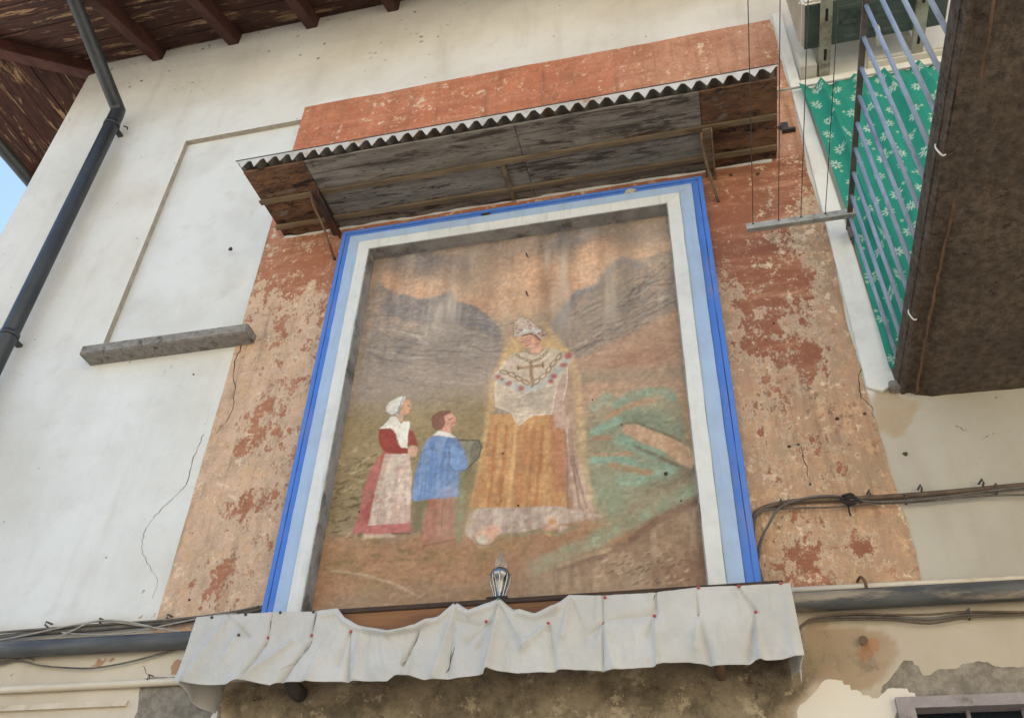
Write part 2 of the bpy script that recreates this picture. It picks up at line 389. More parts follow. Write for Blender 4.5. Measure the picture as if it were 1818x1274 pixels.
m = N('balcony_concrete')
g = m.noise(26, 10, 0.78); g2 = m.noise(2.6, 6, 0.6); g3 = m.noise(48, 8, 0.75, m.map((1, .8, 1)), 1.5)
c = m.mix(m.rng(g, 0.36, 0.66), L4(92, 81, 71), L4(146, 130, 113))
c = m.mix(m.rng(g2, 0.40, 0.70, 0, 0.55), c, L4(88, 74, 63))
c = m.mix(m.rng(m.noise(3, 8, .7, m.map((5, .5, 1))), 0.52, 0.66, 0, 0.5), c, L4(112, 86, 66))
c = m.mix(m.rng(g3, 0.54, 0.68, 0, 0.65), c, L4(158, 138, 114))
c = m.mix(m.rng(m.noise(33, 8, 0.75, m.map((1, 1, 1), (0, 0, 0), (4, 4, 4))), 0.56, 0.66, 0, 0.8), c, L4(54, 44, 38))
M_CONC = m.done(c, 0.95, 0.0, m.bump(m.math('ADD', m.math('MULTIPLY', g, 1.6), m.math('MULTIPLY', g3, 1.0)), 1.0, 0.02))

m = N('drape_cloth')
wv = m.noise(160, 3, 0.5, m.map((0.12, 1, 3))); wv2 = m.noise(160, 3, 0.5, m.map((3, 1, 0.12)))
c = m.mix(m.rng(m.noise(6, 6, 0.6), 0.3, 0.7), L4(186, 184, 178), L4(202, 200, 195))
c = m.mix(m.rng(wv, 0.5, 0.8, 0, 0.3), c, L4(182, 178, 170)); c = m.mix(m.rng(wv2, 0.5, 0.8, 0, 0.3), c, L4(182, 178, 170))
c = m.mix(m.rng(m.noise(3, 8, 0.7), 0.5, 0.72, 0, 0.5), c, L4(170, 161, 145))
c = m.mix(m.rng(m.noise(4, 8, 0.7, m.map((3, 1, .6), (0, 0, 0), (2, 2, 2))), 0.55, 0.7, 0, 0.4), c, L4(160, 152, 140))
M_DRAPE = m.done(c, 0.95, 0.0, m.bump(m.math('ADD', wv, wv2), 0.15, 0.002), **{'Sheen Weight': 0.2})
m = N('curtain_print')
c = m.attr('print', 'Color')
c = m.mix(m.rng(m.noise(5, 5), 0.4, 0.7, 0, 0.2), c, L4(20, 110, 92))
M_CURT = m.done(c, 0.85, 0.0, m.bump(m.noise(14, 4, 0.6, m.map((2, 2, 0.6))), 0.2, 0.01))
M_WOOD = simple('shelf_wood', L4(104, 72, 46), L4(140, 98, 62), 5, 0.65, stretch=(0.5, 5, 5), bump=0.3, dirt=L4(74, 50, 36))
M_DWOOD = simple('shelf_edge_wood', L4(56, 42, 34), L4(80, 62, 50), 8, 0.7, stretch=(0.5, 5, 5), bump=0.4)
M_PINR = simple('pin_red', L4(168, 70, 70), L4(186, 90, 88), 30, 0.35)
M_PIND = simple('pin_dark', L4(60, 56, 54), L4(90, 84, 78), 30, 0.4, metal=0.6)
M_PING = simple('pin_green', L4(80, 120, 86), L4(100, 140, 104), 30, 0.35)
M_CHROME = simple('chrome', L4(150, 150, 150), L4(176, 176, 176), 20, 0.22, metal=1.0, bump=0.05)
M_DCHROME = simple('dark_chrome', L4(142, 138, 136), L4(172, 168, 164), 20, 0.25, metal=1.0, bump=0.05)
M_BLACK = simple('black_plastic', L4(30, 28, 28), L4(44, 42, 40), 20, 0.5, bump=0.05)
m = N('bulb_glass')
M_GLASS = m.done(L4(225, 225, 220), 0.05, 0.0, None, **{'Transmission Weight': 0.9, 'IOR': 1.45, 'Specular IOR Level': 0.5})
M_ACW = simple('ac_enamel', L4(206, 203, 190), L4(220, 217, 206), 5, 0.5, bump=0.05, dirt=L4(186, 180, 164))
M_ACD = simple('ac_underside', L4(66, 78, 76), L4(88, 98, 94), 5, 0.6, bump=0.1, dirt=L4(56, 60, 56))
M_ACB = simple('ac_bracket', L4(150, 150, 136), L4(172, 170, 154), 8, 0.6, bump=0.1, dirt=L4(120, 112, 98))
M_WFRAME = simple('window_steel', L4(140, 132, 132), L4(160, 152, 150), 14, 0.6, bump=0.2, dirt=L4(112, 100, 96))
m = N('window_glass')
M_PANE = m.done(m.mix(m.noise(3, 4), L4(28, 36, 42), L4(44, 52, 58)), 0.12, 0.0, None, **{'Specular IOR Level': 0.6})
M_DARK = simple('crack_dark', L4(54, 46, 40), L4(84, 72, 60), 30, 0.95)
M_GROUND = simple('street_stone', L4(164, 154, 138), L4(184, 174, 158), 0.8, 0.9, bump=0.4, dirt=L4(150, 142, 130))
M_TILE = simple('roof_tile', L4(140, 84, 62), L4(164, 102, 76), 4, 0.85)

# ------------------------------------------------------------------ ground
gb = MB(); gb.add([(-400, -400, 0), (400, -400, 0), (400, 400, 0), (-400, 400, 0)], [(0, 1, 2, 3)])
tag(gb.build('ground', M_GROUND), 'pale stone street in front of the house', None, None, 'structure')

# ------------------------------------------------------------------ house across the street, sunlit, behind the viewer
M_OPP = simple('opposite_plaster', L4(222, 210, 188), L4(230, 219, 198), 1.5, 0.9, bump=0.3)
M_OPPF = simple('opposite_shutter', L4(96, 110, 92), L4(112, 126, 106), 4, 0.7)
op = thing('opposite_house', (4, -8.5, 0), 'cream plastered house across the street with green shutters', 'house')
a = MB(); a.box(-2.4, 13, -15, -8.2, -.3, 8.6); a.build('wall', M_OPP, op)
a = MB(); a.hexa([(-3.0, -15.6, 8.601), (13.6, -15.6, 8.601), (13.6, -7.6, 8.601), (-3.0, -7.6, 8.601)], [(0, -11.8, 10.6), (10.5, -11.8, 10.6), (10.5, -11.5, 10.6), (0, -11.5, 10.6)]); a.build('roof', simple('opposite_tiles', L4(150, 96, 72), L4(170, 112, 84), 4, 0.85), op)
for wx in (-.9, 1.9, 4.7, 7.5, 10.3):
    for wz in (1.4, 5.0):
        a = MB(); a.box(wx, wx+1.1, -8.199, -8.15, wz, wz+1.7); a.build('shutter', M_OPPF, op, .01)

# ------------------------------------------------------------------ house
HX0, HX1, ZT = -4.95, 4.6, 8.46
house = thing('house', (0, 0, 0), 'old plastered house with peeling terracotta surround and brown wooden eaves', 'house')
RX0, RX1, RZ0, RZ1 = -3.628, -2.66, 4.93, 7.042      # blind window recess

def coords(segs):
    a = np.concatenate([np.linspace(s0, s1, max(1, int(round((s1-s0)/st))), endpoint=False) for s0, s1, st in segs]+[[segs[-1][1]]])
    return a
xs = coords([(HX0, RX0, .022), (RX0, RX1, .022), (RX1, 2.2, .02), (2.2, HX1, .6)])
zs = coords([(-0.3, 2.4, .3), (2.4, RZ0, .02), (RZ0, RZ1, .022), (RZ1, ZT, .022)])
X, Z = np.meshgrid(xs, zs, indexing='ij')
Yg = np.zeros_like(X)
V = np.stack([X, Yg, Z], -1)
cx = (xs[:-1]+xs[1:])/2; cz = (zs[:-1]+zs[1:])/2
CX, CZ = np.meshgrid(cx, cz, indexing='ij')
inrec = (CX > RX0) & (CX < RX1) & (CZ > RZ0) & (CZ < RZ1)
# the lower window opening
WX0, WX1, WZ0, WZ1 = 0.62, 1.55, 1.2, 2.66
# coarse tints
def blend(T, mask, col): return T*(1-mask[..., None])+lin(col)*mask[..., None]
wob = (fbm(X, Z, 3.0, 4, 1)-.5)*0.08
tint = np.ones(X.shape+(3,))*lin((224, 224, 219))
cream = sstep(.45, .75, fbm(X, Z, 0.5, 4, 5))
tint = blend(tint, cream*0.5, (226, 219, 204))
lower = sstep(3.24, 3.15, Z+wob*.5)
tint = blend(tint, lower, (212, 200, 180))
rightw = sstep(0.60, 0.70, X)*sstep(4.10, 4.0, Z)
tint = blend(tint, rightw, (188, 182, 168))
rl = sstep(0.25, 0.4, X)*sstep(3.16, 3.05, Z)
tint = blend(tint, rl, (190, 178, 158))
WXF = (fbm(X, Z, 9, 4, 1)-.5)*.09; WZF = (fbm(X, Z, 9, 4, 6)-.5)*.09
def pm(pts, soft=0.06, Y=0.0):
    return sstep(soft, -soft, poly_sd(X+WXF, Z+WZF, wp(pts, Y)))
grime = pm([(395, 1215), (700, 1150), (1435, 1120), (1470, 1190), (1440, 1240), (1400, 1290), (1380, 1500), (300, 1500), (395, 1290)], 0.10)*0.72
grime = np.maximum(grime, pm([(1430, 1105), (1500, 1110), (1570, 1130), (1560, 1190), (1500, 1215), (1440, 1180)], 0.05)*0.5)
tint = blend(tint, pm([(1430, 1105), (1500, 1105), (1580, 1120), (1590, 1160), (1550, 1205), (1500, 1225), (1430, 1200)], 0.008), (172, 150, 124))
tint = blend(tint, pm([(395, 1215), (700, 1150), (1435, 1120), (1440, 1240), (1400, 1290), (1380, 1500), (300, 1500), (395, 1290)], 0.05), (168, 148, 120))
tint = blend(tint, pm([(1535, 640), (1590, 700), (1630, 715), (1600, 775), (1550, 770), (1540, 700)], 0.008), (182, 164, 138))
cement = pm([(235, 1290), (245, 1212), (330, 1203), (410, 1200), (395, 1290), (390, 1700), (150, 1700)], 0.012)
cement = np.maximum(cement, pm([(1555, 1222), (1585, 1185), (1597, 1166), (1618, 1170), (1640, 1190), (1700, 1182), (1900, 1178), (1900, 1700), (1600, 1700), (1590, 1250), (1560, 1228)], 0.012))
fresh = pm([(1385, 1420), (1420, 1262), (1452, 1228), (1458, 1206), (1490, 1203), (1522, 1222), (1550, 1232), (1580, 1212), (1602, 1218), (1622, 1235), (1612, 1247), (1590, 1252), (1570, 1500)], 0.012)
fresh = np.maximum(fresh, pm([(375, 1295), (380, 1262), (395, 1248), (392, 1300)], 0.01))
rustp = pm([(115, 1168), (200, 1150), (225, 1165), (170, 1180)], 0.03)*0.62
rustp = np.maximum(rustp, pm([(240, 1085), (275, 1082), (270, 1105), (238, 1105)], 0.02)*0.62)
rustp = np.maximum(rustp, pm([(310, 1160), (330, 1160), (330, 1200), (300, 1205)], 0.02)*0.8)
rustp = np.maximum(rustp, pm([(1545, 1125), (1570, 1130), (1575, 1160), (1550, 1165), (1530, 1180), (1520, 1160)], 0.02)*0.62)
rustp = np.maximum(rustp, pm([(1435, 1130), (1455, 1130), (1455, 1165), (1435, 1165)], 0.02)*0.5)
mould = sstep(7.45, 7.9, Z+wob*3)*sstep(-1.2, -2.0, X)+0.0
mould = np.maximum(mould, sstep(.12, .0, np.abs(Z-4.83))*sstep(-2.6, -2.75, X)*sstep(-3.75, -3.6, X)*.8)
fac = grid_mesh('facade_wall', V, M_WALL, house, keep=~(inrec | ((CX > WX0) & (CX < WX1) & (CZ > WZ0) & (CZ < WZ1))),
                cols={'tint': tint}, scal=dict(grime=grime, cement=cement, fresh=fresh, rustpaint=rustp, mould=mould))
fac['label'] = 'white and cream plaster front wall with stains and bare cement'
# side wall and back so the house is a solid
side = MB(); side.add([(HX0, 0, -.3), (HX0, 7, -.3), (HX0, 7, ZT), (HX0, 0, ZT), (HX1, 0, -.3), (HX1, 7, -.3), (HX1, 7, ZT), (HX1, 0, ZT)],
                      [(0, 3, 2, 1), (4, 5, 6, 7), (1, 2, 6, 5)])
M_SIDE = simple('side_plaster', L4(214, 208, 196), L4(226, 222, 212), 2, 0.9, bump=0.3)
side.build('side_wall', M_SIDE, house)
# blind window: recessed panel with reveals, stone sill
DEP = 0.040
pb = MB(); pb.add([(RX0, DEP, RZ0), (RX1, DEP, RZ0), (RX1, DEP, RZ1), (RX0, DEP, RZ1)], [(0, 1, 2, 3)])
m = N('panel_plaster')
c = m.mix(m.rng(m.noise(2.0, 6, 0.6), 0.35, 0.7), L4(222, 222, 216), L4(208, 206, 198))
c = m.mix(m.rng(m.noise(5, 7, 0.65), 0.55, 0.75, 0, 0.4), c, L4(190, 182, 166))
hp = m.math('ADD', m.math('MULTIPLY', m.noise(4, 5, 0.55, None, 0.8), 2.0), m.math('MULTIPLY', m.noise(60, 4), 0.12))
M_PANEL = m.done(c, 0.9, 0, m.bump(hp, 0.6, 0.012))
bw = pb.build('blind_window', M_PANEL, house)
rv = MB()
rv.add([(RX0, 0, RZ0), (RX0, DEP, RZ0), (RX0, DEP, RZ1), (RX0, 0, RZ1)], [(0, 1, 2, 3)])
rv.add([(RX0, 0, RZ1), (RX0, DEP, RZ1), (RX1, DEP, RZ1), (RX1, 0, RZ1)], [(0, 1, 2, 3)])
rv.add([(RX1, 0, RZ0), (RX1, DEP, RZ0), (RX1, DEP, RZ1), (RX1, 0, RZ1)], [(0, 1, 2, 3)])
rv.build('reveal', M_TRIM, bw)
sl = MB(); sl.box(-3.66, -2.545, -0.115, DEP-.004, 4.868, 4.938)
sl.build('window_sill', M_STONE, house, 0.006)

# painted surround as a thin coat of old plaster, in the four strips left around the mural
BX0, BX1, BZ0, BZ1 = -2.665, 0.735, 3.05, 7.178
bx = coords([(BX0, BX1, .018)]); bz = coords([(BZ0, BZ1, .018)])
X, Z = np.meshgrid(bx, bz, indexing='ij')
wob = (fbm(X, Z, 2.5, 4, 2)-.5)
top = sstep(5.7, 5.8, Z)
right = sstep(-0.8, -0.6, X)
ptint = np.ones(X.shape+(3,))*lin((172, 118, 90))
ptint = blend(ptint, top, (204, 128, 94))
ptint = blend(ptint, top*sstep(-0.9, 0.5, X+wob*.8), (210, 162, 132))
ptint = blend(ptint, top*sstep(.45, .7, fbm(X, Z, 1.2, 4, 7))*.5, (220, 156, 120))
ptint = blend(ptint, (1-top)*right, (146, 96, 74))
bare = np.ones(X.shape+(3,))*lin((216, 180, 152))
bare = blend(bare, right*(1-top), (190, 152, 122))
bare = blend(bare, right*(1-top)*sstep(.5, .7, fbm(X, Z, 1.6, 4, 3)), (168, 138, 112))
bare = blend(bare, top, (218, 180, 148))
peelL = np.interp(Z, [3.1, 3.5, 4.2, 4.6, 4.9, 5.3, 5.7], [.60, .58, .60, .53, .44, .40, .28])
peelL = peelL+0.25*sstep(-2.3, -2.62, X)*sstep(5.6, 4.9, Z)
peelR = np.interp(Z, [3.1, 3.6, 4.2, 4.5, 4.8, 5.1, 5.4, 5.7], [.56, .62, .58, .53, .45, .34, .32, .26])
peelR = peelR+0.35*sstep(0.52, 0.70, X)*sstep(5.7, 5.2, Z)+0.1*sstep(.3, .15, X)*sstep(5, 4.6, Z)
peel = np.where(X < -.7, peelL, peelR)
peel = peel*(1-top)+top*(0.02+0.12*fbm(X, Z, 1.5, 3, 9)+.2*sstep(.5, .72, X))
def pms(pts, soft=.05): return sstep(soft, -soft, poly_sd(X, Z, wp(pts)))
for pts, d in [([(430, 720), (500, 700), (505, 770), (400, 830), (370, 880), (360, 840)], -.30), ([(340, 1000), (400, 990), (410, 1040), (360, 1085), (330, 1040)], -.38),
               ([(400, 880), (440, 880), (430, 930), (400, 920)], -.28), ([(1330, 590), (1370, 560), (1400, 600), (1480, 600), (1470, 680), (1400, 650), (1340, 640)], -.30),
               ([(1400, 905), (1450, 905), (1440, 940), (1400, 930)], -.4), ([(1400, 965), (1440, 980), (1450, 1040), (1410, 1030)], -.4),
               ([(1510, 955), (1570, 965), (1560, 1000), (1530, 995)], -.42), ([(1560, 890), (1590, 890), (1580, 940)], -.4), ([(1570, 1010), (1600, 1010), (1590, 1035)], -.4),
               ([(1310, 460), (1360, 470), (1350, 520), (1300, 540)], -.2), ([(1370, 480), (1460, 480), (1450, 560), (1380, 550)], -.2),
               ([(520, 540), (560, 500), (550, 600), (510, 690)], .3)]:
    peel = peel+d*.72*pms(pts, .09)
cxb = (bx[:-1]+bx[1:])/2; czb = (bz[:-1]+bz[1:])/2
CXB, CZB = np.meshgrid(cxb, czb, indexing='ij')
hole = (CXB > -2.02) & (CXB < 0.09) & (CZB < 5.56)
V = np.stack([X+0.006*(fbm(X, Z, 9, 3, 4)-.5)*((X > BX1-.001) | (X < BX0+.001)), np.full(X.shape, -0.004), Z], -1)
V[..., 0] += sstep(BX1-.05, BX1, X)*(fbm(X*0, Z, 2.0, 4, 6)-.5)*0.07
V[..., 2] += sstep(BZ1-.05, BZ1, Z)*(fbm(X, Z*0, 2.0, 4, 8)-.5)*0.03
band = grid_mesh('painted_surround', V, M_BAND, house, keep=~hole, cols={'paint': ptint, 'bare': bare}, scal={'peel': peel})
band['label'] = 'peeling terracotta painted plaster surround'

# white door surround beside the balcony
ds = MB()
pts = [(0.757, 7.215), (0.752, 6.0), (0.746, 5.0), (0.738, 4.085), (0.80, 4.055), (0.865, 4.09), (0.845, 5.2), (0.815, 6.36), (0.815, 7.215)]
ds.prism(pts, -0.022, 0.0)
dsur = ds.build('door_surround', M_STRIP, house, 0.003)
lt = MB(); lt.box(0.816, 2.1, -0.020, 0.0, 6.345, 6.44)
lt.build('door_lintel', M_STRIP, house, 0.003)

# lower moulding
lm = MB(); lm.hexa([(-4.95, -.02, 2.785), (-2.69, -.02, 2.785), (-2.69, 0, 2.785), (-4.95, 0, 2.785)], [(-4.95, -.006, 2.815), (-2.69, -.006, 2.815), (-2.69, 0, 2.815), (-4.95, 0, 2.815)])
lm.build('ledge_moulding', M_CREAM, house)

# roof: soffit boards, rafters, deck
SLO = 0.46; ZE = 8.45
def soff(d): return ZE-SLO*d           # underside height at distance d out from the walls
OV = 0.98; nb = 7; pwid = OV/nb
for k in range(nb):
    d0 = k*pwid+.003; d1 = (k+1)*pwid-.003; j = random.uniform(-.003, .003)
    a = MB()
    lo = [(HX0-d0, -d0, soff(d0)+j), (HX1+.6, -d0, soff(d0)+j), (HX1+.6, -d1, soff(d1)+j), (HX0-d1, -d1, soff(d1)+j)]
    a.hexa(lo, [(x, y, z+.022) for x, y, z in lo]); a.build('soffit_plank', M_PLX, house)
    b = MB()
    lo = [(HX0-d0, -d0+.004, soff(d0)+j), (HX0-d1, -d1+.004, soff(d1)+j), (HX0-d1, 7.4, soff(d1)+j), (HX0-d0, 7.4, soff(d0)+j)]
    b.hexa(lo, [(x, y, z+.022) for x, y, z in lo]); b.build('soffit_plank', M_PLY, house)
rd = 0.05
for x in [-4.27, -3.54, -2.82, -2.10, -1.38, -.66, .06, .78, 1.5, 2.22, 2.94, 3.66]:
    a = MB(); a.beam((x, 0.05, soff(-.05)-.068), (x, -OV+.03, soff(OV-.03)-.068), 0.095, 0.13); a.build('rafter', M_RAFT, house, 0.004)
a = MB(); a.beam((HX0+.05, .05, soff(-.05)-.075), (HX0-OV+.03, -OV+.03, soff(OV-.03)-.075), 0.11, 0.14); a.build('hip_rafter', M_RAFT, house, 0.004)
for y in [0.72, 1.45, 2.2, 2.9, 3.6]:
    a = MB(); a.beam((HX0+.05, y, soff(-.05)-.068), (HX0-OV+.03, y, soff(OV-.03)-.068), 0.095, 0.13); a.build('rafter', M_RAFT, house, 0.004)
dk = MB()
e = OV+.02; zt = .03
dk.add([(HX0-e, -e, soff(e)+zt), (HX1+1, -e, soff(e)+zt), (HX1+1, 3.5, soff(-3.5)+zt), (HX0+3.5, 3.5, soff(-3.5)+zt), (HX0-e, 8, soff(e)+zt), (HX0+3.5, 8, soff(-3.5)+zt), (HX1+1, 8, soff(-3.5)+zt)],
       [(0, 1, 2, 3), (0, 3, 5, 4), (3, 2, 6, 5)])
dk.build('roof', M_TILE, house)
# gutters along both eaves
def gutter(p0, p1, label):
    a = MB(); a.tube([p0, p1], 0.062, 14)
    return tag(a.build('roof_gutter', M_PIPE), label, 'gutter', 'gutters along the eaves')
gutter((HX0-OV-.05, 7.5, soff(OV)-.0), (HX0-OV-.05, -OV-.1, soff(OV)-.0), 'dark grey gutter along the eave beyond the house corner')
gutter((HX0-OV, -OV-.06, soff(OV)), (HX1+.6, -OV-.06, soff(OV)), 'dark grey gutter above the street front')

# downpipe
dp = thing('downpipe', (-4.24, -.1, 0), 'dark grey metal downpipe bending from the eave down the white wall', 'drainpipe')
p_top = Vector((-4.37, -OV-.02, soff(OV)-.03)); elbow = Vector((-4.285, -.115, 7.46))
path = [p_top, Vector((-4.37, -.86, 7.93)), elbow+(p_top-elbow).normalized()*.10]
path += [elbow+(p_top-elbow).normalized()*.05+Vector((0, .0, 0)), elbow, elbow+Vector((.002, .0, -.05)), elbow+Vector((.004, 0, -.12)), Vector((-4.225, -.115, 0.05))]
a = MB(); a.tube(path, 0.056, 16); a.build('pipe', M_PIPE, dp)
for z in (7.25, 5.1, 3.2):
    a = MB(); a.tube([(-4.28+.06*(7.46-z)/7.4, -.115, z), (-4.28+.06*(7.46-z)/7.4, -.115, z+.035)], 0.061, 16)
    a.box(-4.29, -4.25, -.06, 0.01, z+.008, z+.028); a.build('pipe_clip', M_PIPE, dp)
a = MB(); a.tube([(-4.22, -.06, 7.31), (-4.19, -.05, 7.30), (-4.18, -.05, 7.27)], .006, 6); a.build('wire_tie', M_IRON, dp)

# cracks and plugs in the plaster
def crack(pts, wd=.0035, Y=-.0012):
    P = wp(pts); out = []
    pp = smooth_path([(x, 0, z) for x, z in P], 6)
    l = []; r = []
    for i, p in enumerate(pp):
        jx = random.uniform(-.006, .006); jz = random.uniform(-.004, .004)
        ww = wd*random.uniform(.3, 1.0)*(1-.8*i/len(pp)*.8)
        l.append((p.x+jx-ww, Y, p.z+jz)); r.append((p.x+jx+ww, Y, p.z+jz))
    n = len(l); a = MB(); a.add(l+r, [(i, n+i, n+i+1, i+1) for i in range(n-1)]); a.build('crack', M_DARK, house)
crack([(362, 770), (345, 810), (330, 860), (290, 900), (265, 930), (252, 965), (262, 1000), (280, 1025), (272, 1060)], .003)
crack([(432, 610), (416, 650), (417, 700), (408, 740), (385, 770)], .004, -.0055)
crack([(1548, 690), (1530, 655), (1527, 700), (1545, 722), (1552, 745)], .004, -.0055)
crack([(1420, 795), (1430, 820), (1437, 858)], .003, -.0055)
crack([(1740, 780), (1770, 768), (1800, 765)], .003)
crack([(1695, 755), (1710, 762), (1720, 764)], .003)
crack([(255, 1180), (265, 1200), (266, 1208)], .004)
for px, py, r in [(1486, 744, .011), (1535, 735, .008), (1401, 793, .010), (1417, 790, .007), (1438, 860, .007), (1607, 806, .010), (410, 443, .016), (1374, 575, .008), (1345, 310, .015), (1384, 228, .02), (1298, 312, .012), (337, 1065, .007), (1360, 605, .004), (344, 665, .005)]:
    p = W(px, py); a = MB()
    n = 9; ring = [(p.x+r*random.uniform(.6, 1.1)*math.cos(t*6.283/n), -.0068, p.z+r*random.uniform(.6, 1.2)*math.sin(t*6.283/n)) for t in range(n)]
    a.add(ring+[(q[0], .0, q[2]) for q in ring], [list(range(n))]+[(i, (i+1) % n, n+(i+1) % n, n+i) for i in range(n)]); a.build('plaster_hole', M_DARK, house)

# iron plate by the canopy
a = MB(); p = W(1393, 228); a.box(p.x-.02, p.x+.02, -.02, -.005, p.z-.03, p.z+.035); a.box(p.x-.02, p.x+.055, -.035, -.006, p.z-.055, p.z-.04)
tag(a.build('iron_plate', M_IRON), 'small black iron plate on the terracotta surround beside the canopy', 'iron plate')

# lower window
wn = MB(); fw = .065
wn.box(WX0-.065, WX1+.06, -.03, .05, WZ1-.01, WZ1+.03); wn.box(WX0-.065, WX0-.005, -.03, .05, WZ0-.05, WZ1-.0102); wn.box(WX1+.001, WX1+.06, -.03, .05, WZ0-.05, WZ1-.0102); wn.box(WX0-.0048, WX1+.0008, -.03, .05, WZ0-.05, WZ0)
win = wn.build('window', M_WFRAME, house)
win['label'] = 'grey steel framed window with bars'
a = MB(); a.box(WX0-.03, WX1+.03, .09, .10, WZ0-.03, WZ1+.01); a.build('pane', M_PANE, win)
for x in (0.80, 0.985, 1.17, 1.355):
    a = MB(); a.tube([(x, .03, WZ0), (x, .03, WZ1)], .008, 8); a.build('bar', M_WFRAME, win)

# ------------------------------------------------------------------ balcony (part of the house)
SX0, SZ0, SZ1, SY = 0.865, 4.035, 4.15, -2.15
bxs = coords([(SX0+.02, 3.6, .03)]); bys = coords([(SY, 0.0, .03)])
X, Y2 = np.meshgrid(bxs, bys, indexing='ij')
zz = SZ0-.012*(fbm(X, Y2, 9, 4, 2)-.5)-.02*(fbm(X, Y2, 2.0, 3, 5)-.5)
ridge = SX0+.062+.012*(Y2)*-.0
zz -= .018*sstep(.018, .0, np.abs(X-(SX0+.075)-.01*np.sin(Y2*3)))
zz -= .03*sstep(SX0+.075, SX0+.13, X)
V = np.stack([X, Y2, zz], -1)
balc = grid_mesh('balcony', V, M_CONC, house, flip=True)
balc['label'] = 'rough dark brown underside of the concrete balcony'
a = MB(); a.box(SX0, 3.62, SY-.01, -.001, SZ0+.03, SZ1)
a.hexa([(SX0+.015, SY, SZ0+.002), (SX0+.03, SY, SZ0+.002), (SX0+.03, -.001, SZ0+.002), (SX0+.015, -.001, SZ0+.002)], [(SX0+.004, SY, SZ0+.031), (SX0+.03, SY, SZ0+.031), (SX0+.03, -.001, SZ0+.031), (SX0+.004, -.001, SZ0+.031)])
a.build('slab_edge', M_CONC, balc)
a = MB(); a.box(SX0-.035, SX0+.02, -.05, .0, SZ0+.01, SZ0+.055); a.build('corbel', M_STONE, balc, .006)
a = MB(); ry = np.linspace(SY, -.01, 60)
a.tube([(SX0+.075+.008*math.sin(y*3)+.006*(random.random()-.5), y, SZ0-.012) for y in ry], [.004+.003*random.random() for y in ry], 6); a.build('shuttering_seam', simple('seam_brown', L4(96, 74, 58), L4(128, 100, 78), 20, 0.95, bump=0.5), balc)
HZ = 5.085
a = MB(); a.box(.832, .858, -2.1, -.045, HZ-.012, HZ+.0); a.build('handrail', M_RAIL, balc)
a = MB(); a.box(.836, .854, -.075, -.045, HZ-.09, HZ-.013); a.build('rail_end_post', M_RAIL, balc)
for k in range(14):
    y = -.137-.1505*k
    a = MB(); a.tube([(.846, y, HZ-.0125), (.873, y, SZ0+.11)], .0095, 8); a.build('baluster', M_BAR, balc)
for (y, z) in ((-.56, 4.06), (-1.42, 4.06)):
    a = MB(); a.tube(smooth_path([(SX0-.003, y, z+.012), (SX0-.006, y+.002, z-.004), (SX0+.002, y+.006, z-.030), (SX0+.012, y+.014, z-.034), (SX0+.020, y+.012, z-.032)], 4), .003, 6)
    a.build('rope_tie', M_STRIP, balc)

# ------------------------------------------------------------------ clothes line
cl = thing('clothes_line', (.6, -.15, HZ), 'grey metal bar with four thin wires strung out from the balcony rail', 'clothes line')
a = MB(); a.box(.325, .87, -.165, -.14, HZ-.022, HZ-.016); a.box(.325, .87, -.169, -.165, HZ-.022, HZ+.018); a.build('bar', M_GREYBAR, cl)
for x in (.362, .492, .605, .727):
    a = MB(); x2 = x+.02
    a.tube([(x, -.15, HZ-.005), (x, -.172, HZ+.012), (x+.004, -.5, HZ+.013), (x2, -2.1, HZ+.015)], .0022, 6); a.build('wire', M_WIRE, cl)
    b = MB(); b.tube([(x-.012, -.16, HZ-.005), (x, -.175, HZ+.012), (x+.012, -.16, HZ-.005)], .0028, 6); b.build('hook', M_IRON, cl)

# ------------------------------------------------------------------ curtain
cr = MB(); cr.tube([(.60, -.055, 6.325), (2.0, -.055, 6.325)], .007, 8)
for x in (.66,): cr.tube([(x, -.055, 6.325), (x, .0, 6.325)], .006, 6)
tag(cr.build('curtain_rod', M_GREYBAR), 'thin grey curtain rod fixed to the wall under the white lintel', 'curtain rod')
U = np.linspace(0, 1, 190); Vv = np.linspace(0, 1, 380)
u, v = np.meshgrid(U, Vv, indexing='ij')
ztop, zbot = 6.335, 4.16
Zc = ztop+(zbot-ztop)*v
left = np.interp(v, [0, .1, .25, .5, .75, 1], [.79, .815, .84, .86, .855, .85])
wid = 1.05
Xc = left+u*wid+.012*np.sin(u*30)*v
ph_ = u*38+1.6*np.sin(v*2.2+u*5)+.8*np.sin(u*13)
fold = .050*(np.abs(np.sin(ph_*.5))**.7*2-1)+.012*np.sin(u*71+2+1.5*v)
Yc = -.066+fold*(0.5+.6*v)-.012*sstep(.04, .0, v)*np.sin(u*60)
Zc = Zc-.012*np.abs(np.sin(u*17))*sstep(.06, 0, v)
cs = u*wid*1.15; ct = (1-v)*2.17       # cloth coordinates in metres
col = np.ones(u.shape+(3,))*lin((48, 146, 126))*1.0
rs = np.random.RandomState(5)
fl = []
for i in range(9):
    for jx in range(16):
        fl.append((.04+i*.135+(jx % 2)*.065+rs.uniform(-.02, .02), .04+jx*.138+rs.uniform(-.02, .02), rs.uniform(.030, .040), rs.uniform(0, 6.28)))
for fx, fz, r, rot in fl:
    dx = cs-fx; dz = ct-fz; sel = (np.abs(dx) < .06) & (np.abs(dz) < .06)
    if not sel.any(): continue
    d = np.hypot(dx[sel], dz[sel]); th = np.arctan2(dz[sel], dx[sel])+rot
    pet = np.abs(np.cos(th*4))**1.1
    mk = sstep(r*pet+.003, r*pet-.004, d)*sstep(.15*r, .28*r, d)
    cc = col[sel]; col[sel] = cc*(1-mk[:, None]*.85)+lin((212, 222, 206))*mk[:, None]*.85
